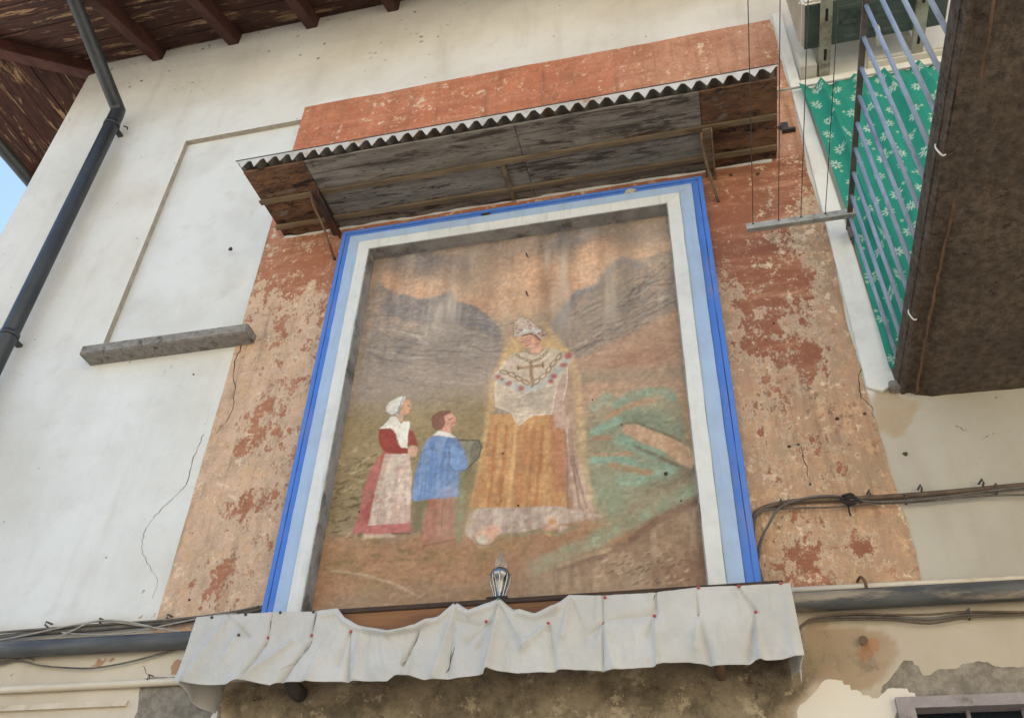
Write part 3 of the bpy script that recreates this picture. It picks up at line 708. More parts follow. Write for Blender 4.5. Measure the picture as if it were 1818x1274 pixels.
for i in range(110):
    fx, fz = rs.uniform(0, 1.2), rs.uniform(0, 2.17); d = np.hypot(cs-fx, ct-fz); mk = sstep(.012, .006, d)*.8
    col = col*(1-mk[..., None])+lin((190, 210, 180))*mk[..., None]
cur = grid_mesh('curtain', np.stack([Xc, Yc, Zc], -1), M_CURT, None, cols={'print': col}, flip=True)
tag(cur, 'green curtain with white flower print hanging behind the balcony bars', 'curtain')

# ------------------------------------------------------------------ air conditioner
AZ = 6.50
ac = thing('air_conditioner', (1.25, -.3, AZ), 'outdoor air conditioner unit on wall brackets above the green curtain', 'air conditioner')
a = MB(); a.box(.835, 1.66, -.50, -.185, AZ+.005, AZ+.58); cas = a.build('casing', M_ACW, ac, .015)
a = MB(); a.box(.848, 1.647, -.487, -.195, AZ-.008, AZ+.0045); a.build('base_tray', M_ACD, ac, .003)
for k in range(3):
    a = MB(); a.box(1.04+k*.015, 1.45-k*.02, -.45+k*.10, -.425+k*.10, AZ-.016, AZ-.0085); a.build('tray_rib', M_ACD, ac)
for k in range(11):
    a = MB(); z = AZ+.06+k*.044
    a.hexa([(.819, -.47, z), (.8345, -.47, z), (.8345, -.215, z), (.819, -.215, z)], [(.828, -.47, z+.016), (.8345, -.47, z+.022), (.8345, -.215, z+.022), (.828, -.215, z+.016)]); a.build('louvre', M_ACW, ac)
for x in (.965, 1.50):
    a = MB(); a.box(x-.032, x+.032, -.53, -.005, AZ-.045, AZ-.041); a.box(x-.032, x-.028, -.53, -.005, AZ-.041, AZ-.009); a.box(x+.028, x+.032, -.53, -.005, AZ-.041, AZ-.009)
    a.box(x-.03, x+.03, -.004, .0, AZ-.3, AZ+.45)
    br = a.build('wall_bracket', M_ACB, ac)
    for y in (-.43, -.16):
        a = MB(); a.box(x-.008, x+.008, y-.04, y+.04, AZ-.0465, AZ-.0452); a.build('slot', M_BLACK, br)
a = MB(); a.tube([(1.26, -.27, AZ-.009), (1.26, -.27, AZ-.04), (1.265, -.23, AZ-.055), (1.27, -.17, AZ-.055)], .014, 8); a.build('drain_elbow', M_ACW, ac)
tr = MB(); tr.hexa([(.823, -.10, 6.46), (.92, -.10, 6.46), (.92, -.0, 6.46), (.823, -.0, 6.46)], [(.823, -.10, 6.62), (.92, -.10, 6.62), (.92, 0, 6.62), (.823, 0, 6.62)])
tag(tr.build('cable_trunking', M_ACW, None, .004), 'short white cable trunking box beside the air conditioner bracket', 'trunking')
tr = MB(); tr.box(1.22, 2.1, -.055, -.0, 6.442, 6.49); tr.tube([(1.22, -.06, 6.47), (2.1, -.06, 6.47)], .013, 8)
tag(tr.build('refrigerant_pipe', M_ACW), 'white covered pipe running along the top of the lintel', 'pipe')

# ------------------------------------------------------------------ mural with its frame
mu = thing('mural', (-.95, -.004, 3.09), 'framed wall painting of a robed figure with two children and mountains', 'mural')
PY = -.0065
px_ = np.arange(-1.89, -.019, .0035); pz_ = np.arange(3.06, 5.46, .0035)
X, Z = np.meshgrid(px_, pz_, indexing='ij')
C = np.ones(X.shape+(3,))*lin((168, 142, 114))
GX = X+.010*(fbm(X, Z, 22, 3, 1)-.5); GZ = Z+.010*(fbm(X, Z, 22, 3, 5)-.5)      # brush-edge wobble
def lay(mask, c):
    global C
    C = C*(1-mask[..., None])+lin(c)*mask[..., None]
def sub(pts, pad):
    p = np.array(pts); i0, i1 = np.searchsorted(px_, [p[:, 0].min()-pad, p[:, 0].max()+pad]); j0, j1 = np.searchsorted(pz_, [p[:, 1].min()-pad, p[:, 1].max()+pad])
    return slice(i0, i1), slice(j0, j1)
def poly(pts, c, soft=.005, a=1.0, tex=0.0, seed=0, c2=None):
    P = wp(pts, PY); s = sub(P, soft*3+.02)
    if X[s].size == 0: return
    mk = sstep(soft, -soft, poly_sd(GX[s], GZ[s], P))*a
    if tex: mk = mk*(1-tex*sstep(.45, .65, fbm(X[s], Z[s], 40, 3, seed)))
    cc = lin(c)
    if c2 is not None:
        g = sstep(.35, .65, fbm(X[s]*2.2, Z[s]*.5, 16, 3, seed+3))[..., None]; cc = lin(c)*(1-g)+lin(c2)*g
    C[s] = C[s]*(1-mk[..., None])+cc*mk[..., None]
def stroke(pts, wpx, c, soft=.5, a=1.0, tex=0.0, seed=0):
    P = wp(pts, PY); hw = wpx*.5*.00335; s = sub(P, hw*2+.02)
    if X[s].size == 0: return
    mk = sstep(hw*(1+soft), hw*(1-soft), line_d(GX[s], GZ[s], P))*a
    if tex: mk = mk*(1-tex*sstep(.42, .62, fbm(X[s], Z[s], 36, 3, seed)))
    C[s] = C[s]*(1-mk[..., None])+lin(c)*mk[..., None]
def zc(ox, oy, k): return lambda *p: [(ox+x/k, oy+y/k) for x, y in p]
z1 = zc(540, 380, 2.525); z3 = zc(820, 540, 5.792); z4 = zc(820, 740, 3.748); z5 = zc(600, 680, 4.246); z6 = zc(1000, 600, 4.246)
N1 = fbm(X, Z, 4, 5, 2); N2 = fbm(X*.6, Z*2.5, 9, 4, 6)
# sky
zsky = W(900, 600, PY).z
lay(sstep(4.72, 4.95, Z), (200, 154, 116))
lay(sstep(4.72, 5.1, Z)*sstep(.45, .7, N1)*.5, (206, 172, 140))
lay(sstep(5.10, 5.38, Z+(N1-.5)*.35)*.85, (134, 120, 108))
lay(sstep(5.2, 5.4, Z+(N1-.5)*.2)*sstep(.48, .65, fbm(X, Z, 3, 4, 9))*.8, (112, 110, 114))
# mid ground
lay(sstep(4.85, 4.6, Z)*sstep(-.9, -.6, X), (178, 142, 114))
lay(sstep(4.75, 4.4, Z)*sstep(-.75, -1.0, X), (158, 138, 120))
poly([(664, 495), (690, 514), (700, 526), (716, 522), (740, 532), (757, 530), (782, 524), (801, 516), (811, 535), (836, 540), (862, 556), (888, 580), (893, 625), (860, 690), (800, 720), (640, 720), (640, 560)], (138, 128, 118), .009, .92, .3, 6, c2=(152, 138, 124))
poly([(690, 514), (716, 522), (757, 530), (782, 524), (801, 516), (811, 535), (836, 540), (862, 556), (888, 580), (885, 600), (840, 580), (780, 570), (720, 570), (680, 550)], (120, 119, 122), .014, .6, .4, 2)
lay(sstep(4.72, 4.45, Z+(N1-.5)*.25)*sstep(-.9, -1.1, X)*.85, (160, 142, 126))
poly([(978, 580), (1000, 546), (1024, 516), (1060, 506), (1076, 480), (1104, 454), (1126, 463), (1150, 456), (1196, 438), (1206, 545), (1130, 590), (1060, 625), (1010, 640), (985, 610)], (138, 126, 114), .009, .92, .3, 6, c2=(148, 132, 116))
stroke([(985, 580), (1024, 520), (1062, 508), (1078, 484), (1105, 460), (1130, 470)], 16, (128, 128, 130), .9, .6)
for k in range(60):
    x0 = random.uniform(650, 860); y0 = random.uniform(560, 680); stroke([(x0, y0), (x0+random.uniform(15, 40), y0+random.uniform(-2, 10)), (x0+random.uniform(45, 80), y0+random.uniform(-4, 18))], random.uniform(1.5, 4), random.choice([(176, 162, 146), (104, 98, 94), (186, 168, 148), (116, 106, 100)]), .8, .6, .5, k)
for k in range(60):
    x0 = random.uniform(1000, 1150); y0 = 640-(x0-990)*.55+random.uniform(-70, 20); stroke([(x0, y0), (x0+random.uniform(15, 30), y0-random.uniform(6, 16)), (x0+random.uniform(35, 60), y0-random.uniform(14, 34))], random.uniform(1.5, 4), random.choice([(168, 152, 134), (98, 90, 82), (178, 160, 140), (90, 84, 80)]), .8, .6, .5, k)
poly([(1060, 620), (1130, 590), (1206, 545), (1215, 640), (1230, 700), (1060, 720), (1035, 680)], (180, 142, 112), .06, .9)
stroke(z6((420, 200), (560, 140), (760, 120)), 26, (168, 124, 98), .9, .7)
stroke(z6((160, 300), (400, 280), (860, 260)), 22, (152, 138, 112), .9, .6)
# meadow and slope
lay(sstep(4.46, 4.18, Z+(N1-.5)*.15)*sstep(3.3, 3.7, Z)*sstep(-1.0, -1.12, X)*.9, (152, 130, 86))
lay(sstep(.5, .7, fbm(X, Z, 5, 4, 3))*sstep(4.3, 3.9, Z)*sstep(-1.0, -1.12, X)*.6, (130, 114, 78))
lay(sstep(4.25, 4.0, Z+(N1-.5)*.2)*sstep(3.3, 3.7, Z)*sstep(-.7, -.55, X), (150, 134, 104))
lay(sstep(3.62, 3.46, Z+(N1-.5)*.15), (164, 122, 86))
lay(sstep(3.32, 3.22, Z+(N2-.5)*.3), (158, 124, 92))
lay(sstep(.5, .68, fbm(X, Z, 7, 4, 11))*sstep(3.6, 3.4, Z)*.6, (146, 116, 74))
for k in range(120):
    x0 = random.uniform(560, 660); y0 = random.uniform(800, 960); stroke([(x0, y0), (x0+random.uniform(4, 14), y0-random.uniform(-4, 8))], random.uniform(2, 5), random.choice([(104, 92, 58), (126, 110, 72), (186, 166, 124), (92, 82, 54)]), .7, .65)
for k in range(50):
    x0 = random.uniform(570, 800); y0 = random.uniform(955, 1030); stroke([(x0, y0), (x0+random.uniform(8, 24), y0+random.uniform(-5, 5))], random.uniform(3, 8), random.choice([(150, 104, 66), (132, 112, 66), (178, 130, 90), (112, 98, 64)]), .8, .5)
stroke([(590, 1012), (640, 1018), (700, 1035), (745, 1058)], 4, (186, 158, 124), .8, .6)
# right slope greens
lay(sstep(.26, .05, np.hypot((X+.32)*.8, Z-4.02+(N1-.5)*.15))*.55, (136, 150, 124))
lay(sstep(.22, .05, np.hypot((X+.42)*.7, Z-3.72+(N1-.5)*.12))*.5, (134, 146, 118))
for pts, wd, c in [(z4((880, 110), (1040, 30)), 13, (134, 164, 138)), (z4((1060, 150), (1180, 200), (1300, 245)), 20, (132, 166, 142)), (z4((870, 290), (1000, 270), (1130, 310)), 15, (130, 162, 138)),
                   (z4((1130, 320), (1280, 330), (1420, 335)), 14, (130, 160, 134)), (z4((1070, 425), (1165, 415)), 18, (134, 160, 134)), (z4((1230, 420), (1320, 400), (1400, 390)), 20, (134, 166, 140)),
                   (z6((400, 500), (520, 430), (660, 400), (760, 400), (830, 450)), 15, (126, 150, 126)), (z6((240, 520), (330, 450)), 18, (138, 152, 128)), (z6((500, 590), (700, 620), (850, 700)), 26, (122, 132, 108)),
                   (z6((230, 700), (400, 620)), 10, (136, 166, 142)), (z4((500, 1000), (700, 900), (900, 830)), 22, (152, 154, 124)), (z4((900, 800), (1250, 640), (1560, 470)), 20, (138, 152, 122)), (z4((880, 480), (1000, 560), (1000, 620)), 40, (134, 142, 112))]:
    stroke(pts, wd, c, .8, .85, .35, 4)
for pts, wd, c in [(z6((330, 590), (520, 500), (690, 470)), 8, (178, 130, 88)), (z4((880, 140), (990, 140)), 8, (176, 124, 92)), (z4((860, 250), (1130, 245)), 6, (178, 128, 94)), (z4((1000, 320), (1250, 370)), 9, (168, 128, 88)),
                   (z6((440, 650), (540, 630), (880, 770)), 5, (112, 96, 76)), (z4((1150, 190), (1320, 270), (1430, 320)), 6, (112, 96, 78)), (z4((1250, 470), (1400, 430), (1560, 330)), 20, (126, 110, 86))]:
    stroke(pts, wd, c, .8, .8, .3, 8)
poly(z6((440, 700), (470, 652), (560, 650), (700, 710), (870, 775), (980, 850), (1000, 900), (970, 980), (880, 940), (780, 860), (600, 790), (520, 750)), (200, 162, 126), .008, .95, c2=(188, 148, 112))
stroke(z6((900, 420), (950, 560), (970, 750)), 14, (204, 152, 100), .9, .6)
poly(z4((330, 1210), (640, 1010), (860, 940), (1110, 840), (1310, 690), (1590, 560), (1640, 1150), (1000, 1190), (400, 1240)), (168, 140, 110), .03, .9, c2=(150, 122, 94))
stroke(z4((640, 1005), (850, 940), (1100, 840), (1290, 690), (1580, 545)), 12, (128, 98, 78), .7, .9, .3, 2)
stroke(z4((640, 990), (850, 915), (980, 880)), 6, (176, 152, 116), .7, .7)
poly(z4((1300, 1050), (1560, 870), (1640, 900), (1640, 1120), (1400, 1150)), (134, 92, 66), .08, .7)
for k in range(70):
    x0, y0 = z4((random.uniform(900, 1500), random.uniform(900, 1120)))[0]; stroke([(x0, y0), (x0+random.uniform(3, 9), y0-random.uniform(0, 5))], random.uniform(1.5, 3), random.choice([(108, 88, 68), (188, 164, 132), (96, 80, 64)]), .7, .6)
# the standing figure: glow, robe, cloak, shawl, head
stroke([(938, 560), (908, 600), (898, 632), (880, 665), (872, 720), (866, 770), (852, 860), (836, 940)], 13, (214, 172, 108), .95, .75, .3, 5)
stroke([(965, 575), (988, 604), (1015, 640), (1026, 690), (1032, 760), (1036, 830), (1052, 900)], 11, (206, 170, 116), .95, .65, .3, 7)
stroke([(905, 640), (925, 600), (960, 600), (1000, 632)], 24, (212, 170, 106), .95, .7)
poly(z4((640, -10), (705, -10), (735, 150), (800, 350), (890, 650), (740, 630), (690, 480), (680, 130)), (196, 166, 140), .008, 1, c2=(176, 140, 120))
poly(z4((190, -20), (340, -20), (640, -20), (692, 130), (695, 480), (740, 605), (400, 604), (100, 608), (50, 590), (115, 380), (165, 150)), (198, 148, 88), .007, 1, .15, 5, c2=(184, 130, 78))
poly(z4((560, 0), (640, -10), (692, 130), (695, 500), (600, 500), (590, 200)), (176, 116, 80), .02, .75)
for xx in (230, 300, 360, 430, 480, 540):
    stroke(z4((xx, 60), (xx-20, 300), (xx-50, 590)), 5, random.choice([(176, 110, 58), (222, 172, 104), (186, 118, 64)]), .9, .7)
for a0, b0 in ((700, 705), (730, 790), (745, 830)): stroke(z4((a0-20, 80), (a0, 300), (b0, 600)), 3, (142, 112, 96), .8, .7)
poly(z4((15, 770), (60, 630), (120, 605), (400, 600), (640, 596), (890, 640), (935, 665), (700, 705), (560, 720), (440, 765), (260, 772), (150, 850), (60, 810)), (196, 174, 154), .008, 1, .35, 3, c2=(178, 154, 138))
for (x0, y0), r, c in [((150, 800), 26, (206, 164, 134)), ((205, 760), 18, (204, 150, 124)), ((600, 695), 20, (214, 182, 156)), ((600, 700), 9, (204, 150, 84)), ((560, 740), 12, (204, 150, 124)), ((670, 745), 12, (206, 172, 152)), ((580, 770), 8, (208, 156, 84)), ((130, 820), 14, (190, 184, 160))]:
    q = z4((x0, y0))[0]; stroke([q, (q[0]+1, q[1])], r, c, .5, .9)
stroke(z4((80, 800), (110, 850), (180, 855), (230, 820)), 2.5, (138, 114, 90), .8, .8)
stroke(z4((250, 790), (420, 780), (520, 750), (640, 780), (760, 720)), 5, (142, 136, 98), .8, .8)
poly(z3((335, 740), (400, 640), (450, 560), (550, 500), (640, 490), (720, 520), (800, 520), (880, 440), (960, 450), (1030, 490), (1125, 520), (1130, 570), (1090, 640), (1085, 800), (1040, 985), (970, 1000), (930, 1130), (720, 1142), (580, 1250), (510, 1120), (350, 1050), (345, 800)), (206, 184, 156), .005, 1, c2=(192, 170, 146))
poly(z3((975, 830), (1085, 700), (1080, 900), (1040, 1050), (1100, 1270), (960, 1270), (940, 1110)), (188, 156, 136), .01, .9)
poly(z3((500, 950), (720, 880), (960, 830), (925, 1080), (720, 1080), (560, 1060)), (172, 156, 136), .02, .7)
for pl in [((345, 1045), (510, 1118), (740, 1140), (925, 1130), (975, 830)), ((510, 1120), (580, 1250), (720, 1140)), ((345, 800), (345, 1040)), ((560, 960), (720, 880), (970, 820)), ((1090, 640), (1080, 820), (1040, 980)), ((400, 640), (340, 740))]:
    stroke(z3(*pl), 1.8, (222, 206, 180), .8, .55)
stroke(z3((355, 745), (470, 820), (600, 862), (700, 862), (810, 825), (930, 745), (1040, 630), (1110, 535)), 12, (168, 172, 164), .5, .95, .3, 7)
for x0, y0, r in ((365, 748, 9), (475, 815, 9), (605, 862, 9), (940, 740, 9), (915, 790, 8), (1040, 625, 10), (1095, 530, 12), (410, 770, 5)):
    q = z3((x0, y0))[0]; stroke([q, (q[0]+.6, q[1])], r, (176, 92, 82), .5, .95)
def rings(pl, n, rx, ry, wd, c):
    P = [Vector((x, y, 0)) for x, y in pl]; seg = [(b-a).length for a, b in zip(P[:-1], P[1:])]; T = sum(seg)
    for k in range(n):
        t = (k+.5)/n*T; i = 0
        while t > seg[i] and i < len(seg)-1: t -= seg[i]; i += 1
        d = (P[i+1]-P[i]).normalized(); p = P[i]+d*t; nn = Vector((-d.y, d.x, 0))
        stroke(z3(*[((p+d*rx*math.cos(a)+nn*ry*math.sin(a)).x, (p+d*rx*math.cos(a)+nn*ry*math.sin(a)).y) for a in np.linspace(0, 6.283, 11)]), wd, c, .7, .7)
rings([(395, 690), (500, 715), (600, 770), (690, 820)], 4, 42, 20, 2.6, (128, 98, 60))
rings([(730, 820), (850, 730), (930, 620), (1025, 510)], 5, 40, 20, 2.6, (128, 98, 60))
rings([(550, 510), (620, 560), (720, 588), (820, 550), (900, 450)], 9, 22, 10, 1.8, (118, 94, 62))
stroke(z3((712, 600), (716, 720), (722, 838)), 6, (150, 118, 80), .5, .85); stroke(z3((580, 652), (712, 642), (838, 622)), 6, (154, 122, 84), .5, .85)
stroke(z3((575, 630), (580, 675)), 2, (120, 92, 58), .5, 1); stroke(z3((836, 590), (842, 650)), 2, (120, 92, 58), .5, 1)
poly(z3((700, 440), (800, 400), (830, 440), (800, 505), (720, 508), (690, 475)), (212, 158, 126), .004)
poly(z3(*[(694+104*math.cos(t)*(1-.12*math.sin(t)), 372+86*math.sin(t)+.12*104*math.cos(t)) for t in np.linspace(0, 6.283, 18)[:-1]]), (214, 158, 128), .004)
poly(z3((740, 330), (795, 370), (790, 425), (750, 440), (760, 380)), (190, 128, 102), .008, .7)
stroke(z3((672, 362), (690, 370), (714, 358)), 1.7, (122, 82, 66), .5, .9); stroke(z3((606, 376), (620, 386), (636, 382)), 1.7, (122, 82, 66), .5, .9)
stroke(z3((664, 342), (690, 336), (718, 340)), 1.3, (142, 98, 78), .6, .8); stroke(z3((604, 356), (620, 352), (636, 358)), 1.3, (142, 98, 78), .6, .8)
stroke(z3((652, 360), (644, 398), (660, 404)), 1.5, (176, 112, 88), .6, .9); stroke(z3((648, 424), (668, 428), (690, 420)), 2.0, (168, 84, 76), .5, .9)
poly(z3((530, 300), (538, 210), (570, 150), (620, 122), (700, 162), (790, 235), (862, 282), (872, 320), (812, 372), (762, 318), (700, 300), (620, 318), (560, 340), (530, 332)), (186, 162, 144), .004, 1, c2=(204, 182, 160))
stroke(z3((532, 330), (530, 300), (538, 210), (570, 150), (620, 122), (700, 162), (790, 235), (862, 282), (872, 320)), 1.6, (138, 106, 88), .6, .8)
for k in range(26):
    t = random.random(); q = z3((540+320*t+random.uniform(-8, 8), 300-40*math.sin(t*3.1)+random.uniform(-25, 20)+t*20))[0]; stroke([q, (q[0]+.5, q[1])], random.uniform(3, 6), random.choice([(206, 202, 188), (186, 190, 186), (158, 92, 80), (128, 92, 72), (206, 202, 188)]), .5, .9)
for k in range(18):
    q = z3((random.uniform(550, 740), random.uniform(160, 270)))[0]; stroke([q, (q[0]+.5, q[1])], random.uniform(2, 4), random.choice([(166, 92, 82), (206, 190, 170), (132, 110, 96)]), .5, .8)
stroke(z3((625, 316), (700, 300), (760, 320), (806, 368)), 3.5, (104, 76, 58), .5, .9)
# girl
poly(z5((335, 515), (440, 530), (550, 540), (548, 1115), (400, 1130), (118, 1132), (150, 1000), (200, 780), (245, 650)), (172, 84, 72), .005, 1, .2, 2, c2=(184, 104, 94))
poly(z5((118, 1132), (140, 1040), (240, 1060), (545, 1050), (548, 1120), (400, 1135)), (188, 112, 104), .01, .7)
poly(z5((355, 530), (545, 535), (556, 700), (550, 850), (546, 1048), (400, 1060), (225, 1076), (250, 950), (292, 780)), (214, 192, 170), .005, 1, .25, 5, c2=(196, 170, 150))
poly(z5((310, 345), (385, 335), (435, 375), (452, 460), (478, 480), (528, 495), (522, 532), (440, 532), (345, 514), (318, 480), (303, 400)), (156, 64, 48), .005)
poly(z5((535, 335), (565, 365), (597, 440), (600, 478), (560, 470), (520, 470), (520, 400)), (148, 70, 52), .005)
poly(z5((525, 492), (560, 470), (602, 482), (590, 552), (555, 556), (525, 530)), (212, 166, 132), .005)
poly(z5((313, 342), (400, 252), (440, 250), (480, 300), (500, 282), (536, 295), (542, 330), (526, 400), (521, 470), (526, 490), (480, 484), (460, 466), (440, 380), (390, 338)), (226, 216, 198), .004)
poly(z5((440, 232), (500, 232), (490, 295), (440, 258)), (206, 164, 132), .004)
poly(z5((500, 118), (540, 125), (553, 165), (549, 202), (530, 228), (490, 242), (465, 225), (480, 170)), (208, 152, 112), .004)
poly(z5((360, 185), (385, 145), (430, 115), (480, 100), (512, 103), (490, 140), (470, 180), (446, 240), (400, 236), (370, 215)), (230, 224, 210), .004)
stroke(z5((494, 108), (470, 160), (446, 226), (420, 236)), 2.4, (126, 136, 148), .5, .9)
stroke(z5((528, 168), (545, 172)), 1.6, (120, 78, 58), .5, .8); stroke(z5((532, 205), (548, 205)), 1.6, (158, 82, 68), .5, .8)
stroke(z5((200, 1145), (420, 1150)), 6, (206, 176, 150), .7, .7); stroke(z5((410, 1130), (540, 1132)), 3, (118, 88, 68), .7, .8)
poly(z5((560, 880), (680, 880), (640, 1000), (640, 1130), (560, 1130)), (118, 108, 80), .02, .8)
# boy
stroke(z5((935, 680), (925, 900), (915, 1180)), 9, (128, 132, 90), .6, .8)
poly(z5((900, 430), (1000, 425), (1060, 430), (1086, 480), (1060, 560), (970, 646), (965, 540), (930, 470)), (124, 118, 98), .005, 1, c2=(146, 138, 112))
stroke(z5((900, 430), (1060, 430), (1086, 480), (1060, 560), (970, 646)), 2.5, (92, 84, 66), .6, .9)
poly(z5((690, 870), (882, 860), (876, 1000), (862, 1182), (650, 1226), (634, 1190), (650, 1020)), (166, 102, 76), .006, 1, .2, 4, c2=(176, 118, 94))
stroke(z5((790, 900), (780, 1100)), 2, (134, 84, 64), .7, .8); stroke(z5((650, 1222), (880, 1180)), 4, (118, 78, 58), .7, .8)
poly(z5((700, 400), (800, 396), (892, 415), (942, 490), (976, 590), (966, 642), (916, 672), (906, 852), (700, 872), (570, 888), (550, 870), (580, 680), (620, 540), (660, 450)), (104, 134, 178), .005, 1, .12, 3, c2=(122, 148, 186))
poly(z5((760, 800), (906, 740), (904, 850), (760, 865)), (150, 160, 180), .02, .6)
poly(z5((840, 480), (880, 470), (940, 520), (972, 600), (952, 652), (880, 664), (842, 620)), (126, 156, 198), .008, .8)
stroke(z5((840, 480), (842, 620), (880, 664), (952, 650)), 2, (96, 112, 140), .6, .7)
for k in range(8): stroke(z5((640+k*26, 480+k*4), (610+k*28, 850)), 1.6, random.choice([(132, 162, 204), (84, 118, 172)]), .8, .6)
poly(z5((713, 392), (760, 358), (830, 368), (888, 405), (850, 412), (780, 396)), (226, 216, 200), .004)
poly(z5((788, 245), (850, 218), (886, 260), (894, 300), (870, 330), (850, 336), (856, 378), (788, 366), (785, 345), (810, 300)), (208, 148, 120), .004)
poly(z5((698, 270), (720, 235), (760, 210), (850, 203), (852, 220), (798, 250), (812, 300), (782, 347), (740, 356), (710, 322)), (130, 86, 66), .004)
stroke(z5((835, 275), (865, 262)), 2, (116, 70, 56), .5, .9); stroke(z5((862, 305), (888, 298)), 1.6, (158, 84, 70), .5, .9)
poly(z5((640, 1180), (900, 1160), (900, 1230), (640, 1240)), (150, 96, 68), .03, .5)
# dry brushwork over everything
rb = np.random.RandomState(21)
for k in range(5200):
    bx_ = rb.uniform(-1.87, -.06); bz_ = rb.uniform(3.1, 5.42)
    i0 = int((bx_+1.89)/.0035); j0 = int((bz_-3.06)/.0035)
    fig = (-1.28 < bx_ < -.62 and bz_ < 4.45) or (-1.62 < bx_ < -1.15 and 3.6 < bz_ < 4.3)
    ang = rb.normal(1.5, .25) if fig else rb.normal(.15 if bx_ < -.9 else .45, .35)
    if bz_ > 4.85: ang = rb.normal(1.5, .3)
    L_ = rb.uniform(.008, .03 if fig else .05); wd_ = rb.uniform(.0018, .0045)
    dx, dz = math.cos(ang)*L_, math.sin(ang)*L_
    si = slice(max(i0-18, 0), i0+19); sj = slice(max(j0-18, 0), j0+19)
    if C[si, sj].size == 0: continue
    dd = line_d(X[si, sj], Z[si, sj], [(bx_-dx/2, bz_-dz/2), (bx_+dx/2, bz_+dz/2)])
    mk = sstep(wd_, wd_*.2, dd)*rb.uniform(.25, .6)
    c0 = C[min(i0, X.shape[0]-1), min(j0, X.shape[1]-1)]*rb.uniform(.68, 1.4)*rb.uniform(.94, 1.06, 3)
    C[si, sj] = C[si, sj]*(1-mk[..., None])+c0*mk[..., None]
# streaks, wear, speckle
st = fbm(X*1.0, Z*.06, 9, 4, 12)
mk = sstep(4.45, 5.05, Z)
C = C*(1+(mk*(st-.5)*1.1)[..., None])
lay(sstep(.62, .8, fbm(X, Z*.1, 5, 3, 13))*sstep(4.5, 4.9, Z)*.45, (196, 174, 150))
C = C*(1+((fbm(X, Z, 60, 3, 3)-.5)*.5)[..., None])
C = C*(1+((fbm(X*.5, Z*2.0, 40, 3, 8)-.5)*.25)[..., None])
lay(sstep(.55, .75, fbm(X, Z*.12, 7, 4, 15))*sstep(4.55, 5.0, Z)*sstep(5.5, 5.1, Z)*.6, (210, 192, 170))
C = C*(1+((fbm(X, Z, 6, 4, 10)-.5)*.40)[..., None])
lay(sstep(.5, .8, fbm(X, Z, 2.5, 5, 14))*.25, (178, 156, 130))
gry = C.mean(-1, keepdims=True); C = gry+(C-gry)*0.86
C = np.clip(C*1.06, .01, .85)
V = np.stack([X, PY+.0015*(fbm(X, Z, 35, 3, 6)-.5), Z], -1)
grid_mesh('painting', V, M_FRESCO, mu, cols={'paintcol': C}, flip=False)
# frame of three painted steps, mitred rails
def rail_set(x0, x1, z0, z1, wd, yf, name, mat, bev=.003, yb=-.002):
    # left, right, top rails (the bottom one disappears behind the shelf) as mitred prisms
    for pts in ([(x0, z0), (x0+wd, z0), (x0+wd, z1-wd), (x0, z1)], [(x1, z0), (x1, z1), (x1-wd, z1-wd), (x1-wd, z0)], [(x0, z1), (x0+wd, z1-wd), (x1-wd, z1-wd), (x1, z1)]):
        out = []
        for i in range(4):
            a_, b_ = Vector(pts[i]), Vector(pts[(i+1) % 4]); n_ = max(1, int((b_-a_).length/.09)); nn = Vector((-(b_-a_).y, (b_-a_).x)).normalized()
            for k in range(n_):
                q = a_+(b_-a_)*k/n_
                if k: q = q+nn*random.uniform(-.0013, .0013)
                out.append((q.x, q.y))
        a = MB(); a.prism(out, yf, yb); a.build(name, mat, mu, bev*.7)
FB = 3.095
rail_set(-2.078, .141, FB, 5.641, .026, -.0765, 'blue_moulding', M_BLUE)
rail_set(-2.051, .114, FB, 5.614, .037, -.073, 'blue_frame', M_BLUE, yb=-.003)
rail_set(-2.014, .077, FB, 5.577, .074, -.088, 'pale_blue_frame', M_LBLUE, yb=-.003)
rail_set(-1.940, .003, FB, 5.503, .072, -.100, 'white_frame', M_WHITE, yb=-.003)
for pts, nm in (([(-1.868, FB), (-1.862, FB), (-1.862, 5.425), (-1.868, 5.431)], 'reveal'), ([(-.069, FB), (-.069, 5.431), (-.075, 5.425), (-.075, FB)], 'reveal'), ([(-1.868, 5.431), (-1.862, 5.425), (-.075, 5.425), (-.069, 5.431)], 'reveal')):
    a = MB(); a.prism(pts, -.098, -.003); a.build(nm, M_REVEAL, mu)
p = W(1118, 337, -.09); a = MB(); n = 14
a.prism([(p.x+.045*random.uniform(.5, 1)*math.cos(t*6.283/n), p.z+.022*random.uniform(.5, 1.2)*math.sin(t*6.283/n)-.004) for t in range(n)], -.0835, -.078); a.build('bare_plaster_chip', M_TRIM, mu)
p = W(862, 378, -.09); a = MB()
a.prism([(p.x+.035*random.uniform(.5, 1)*math.cos(t*6.283/n), p.z+.014*random.uniform(.5, 1.2)*math.sin(t*6.283/n)) for t in range(n)], -.0825, -.078); a.build('bare_plaster_chip', M_DARK, mu)
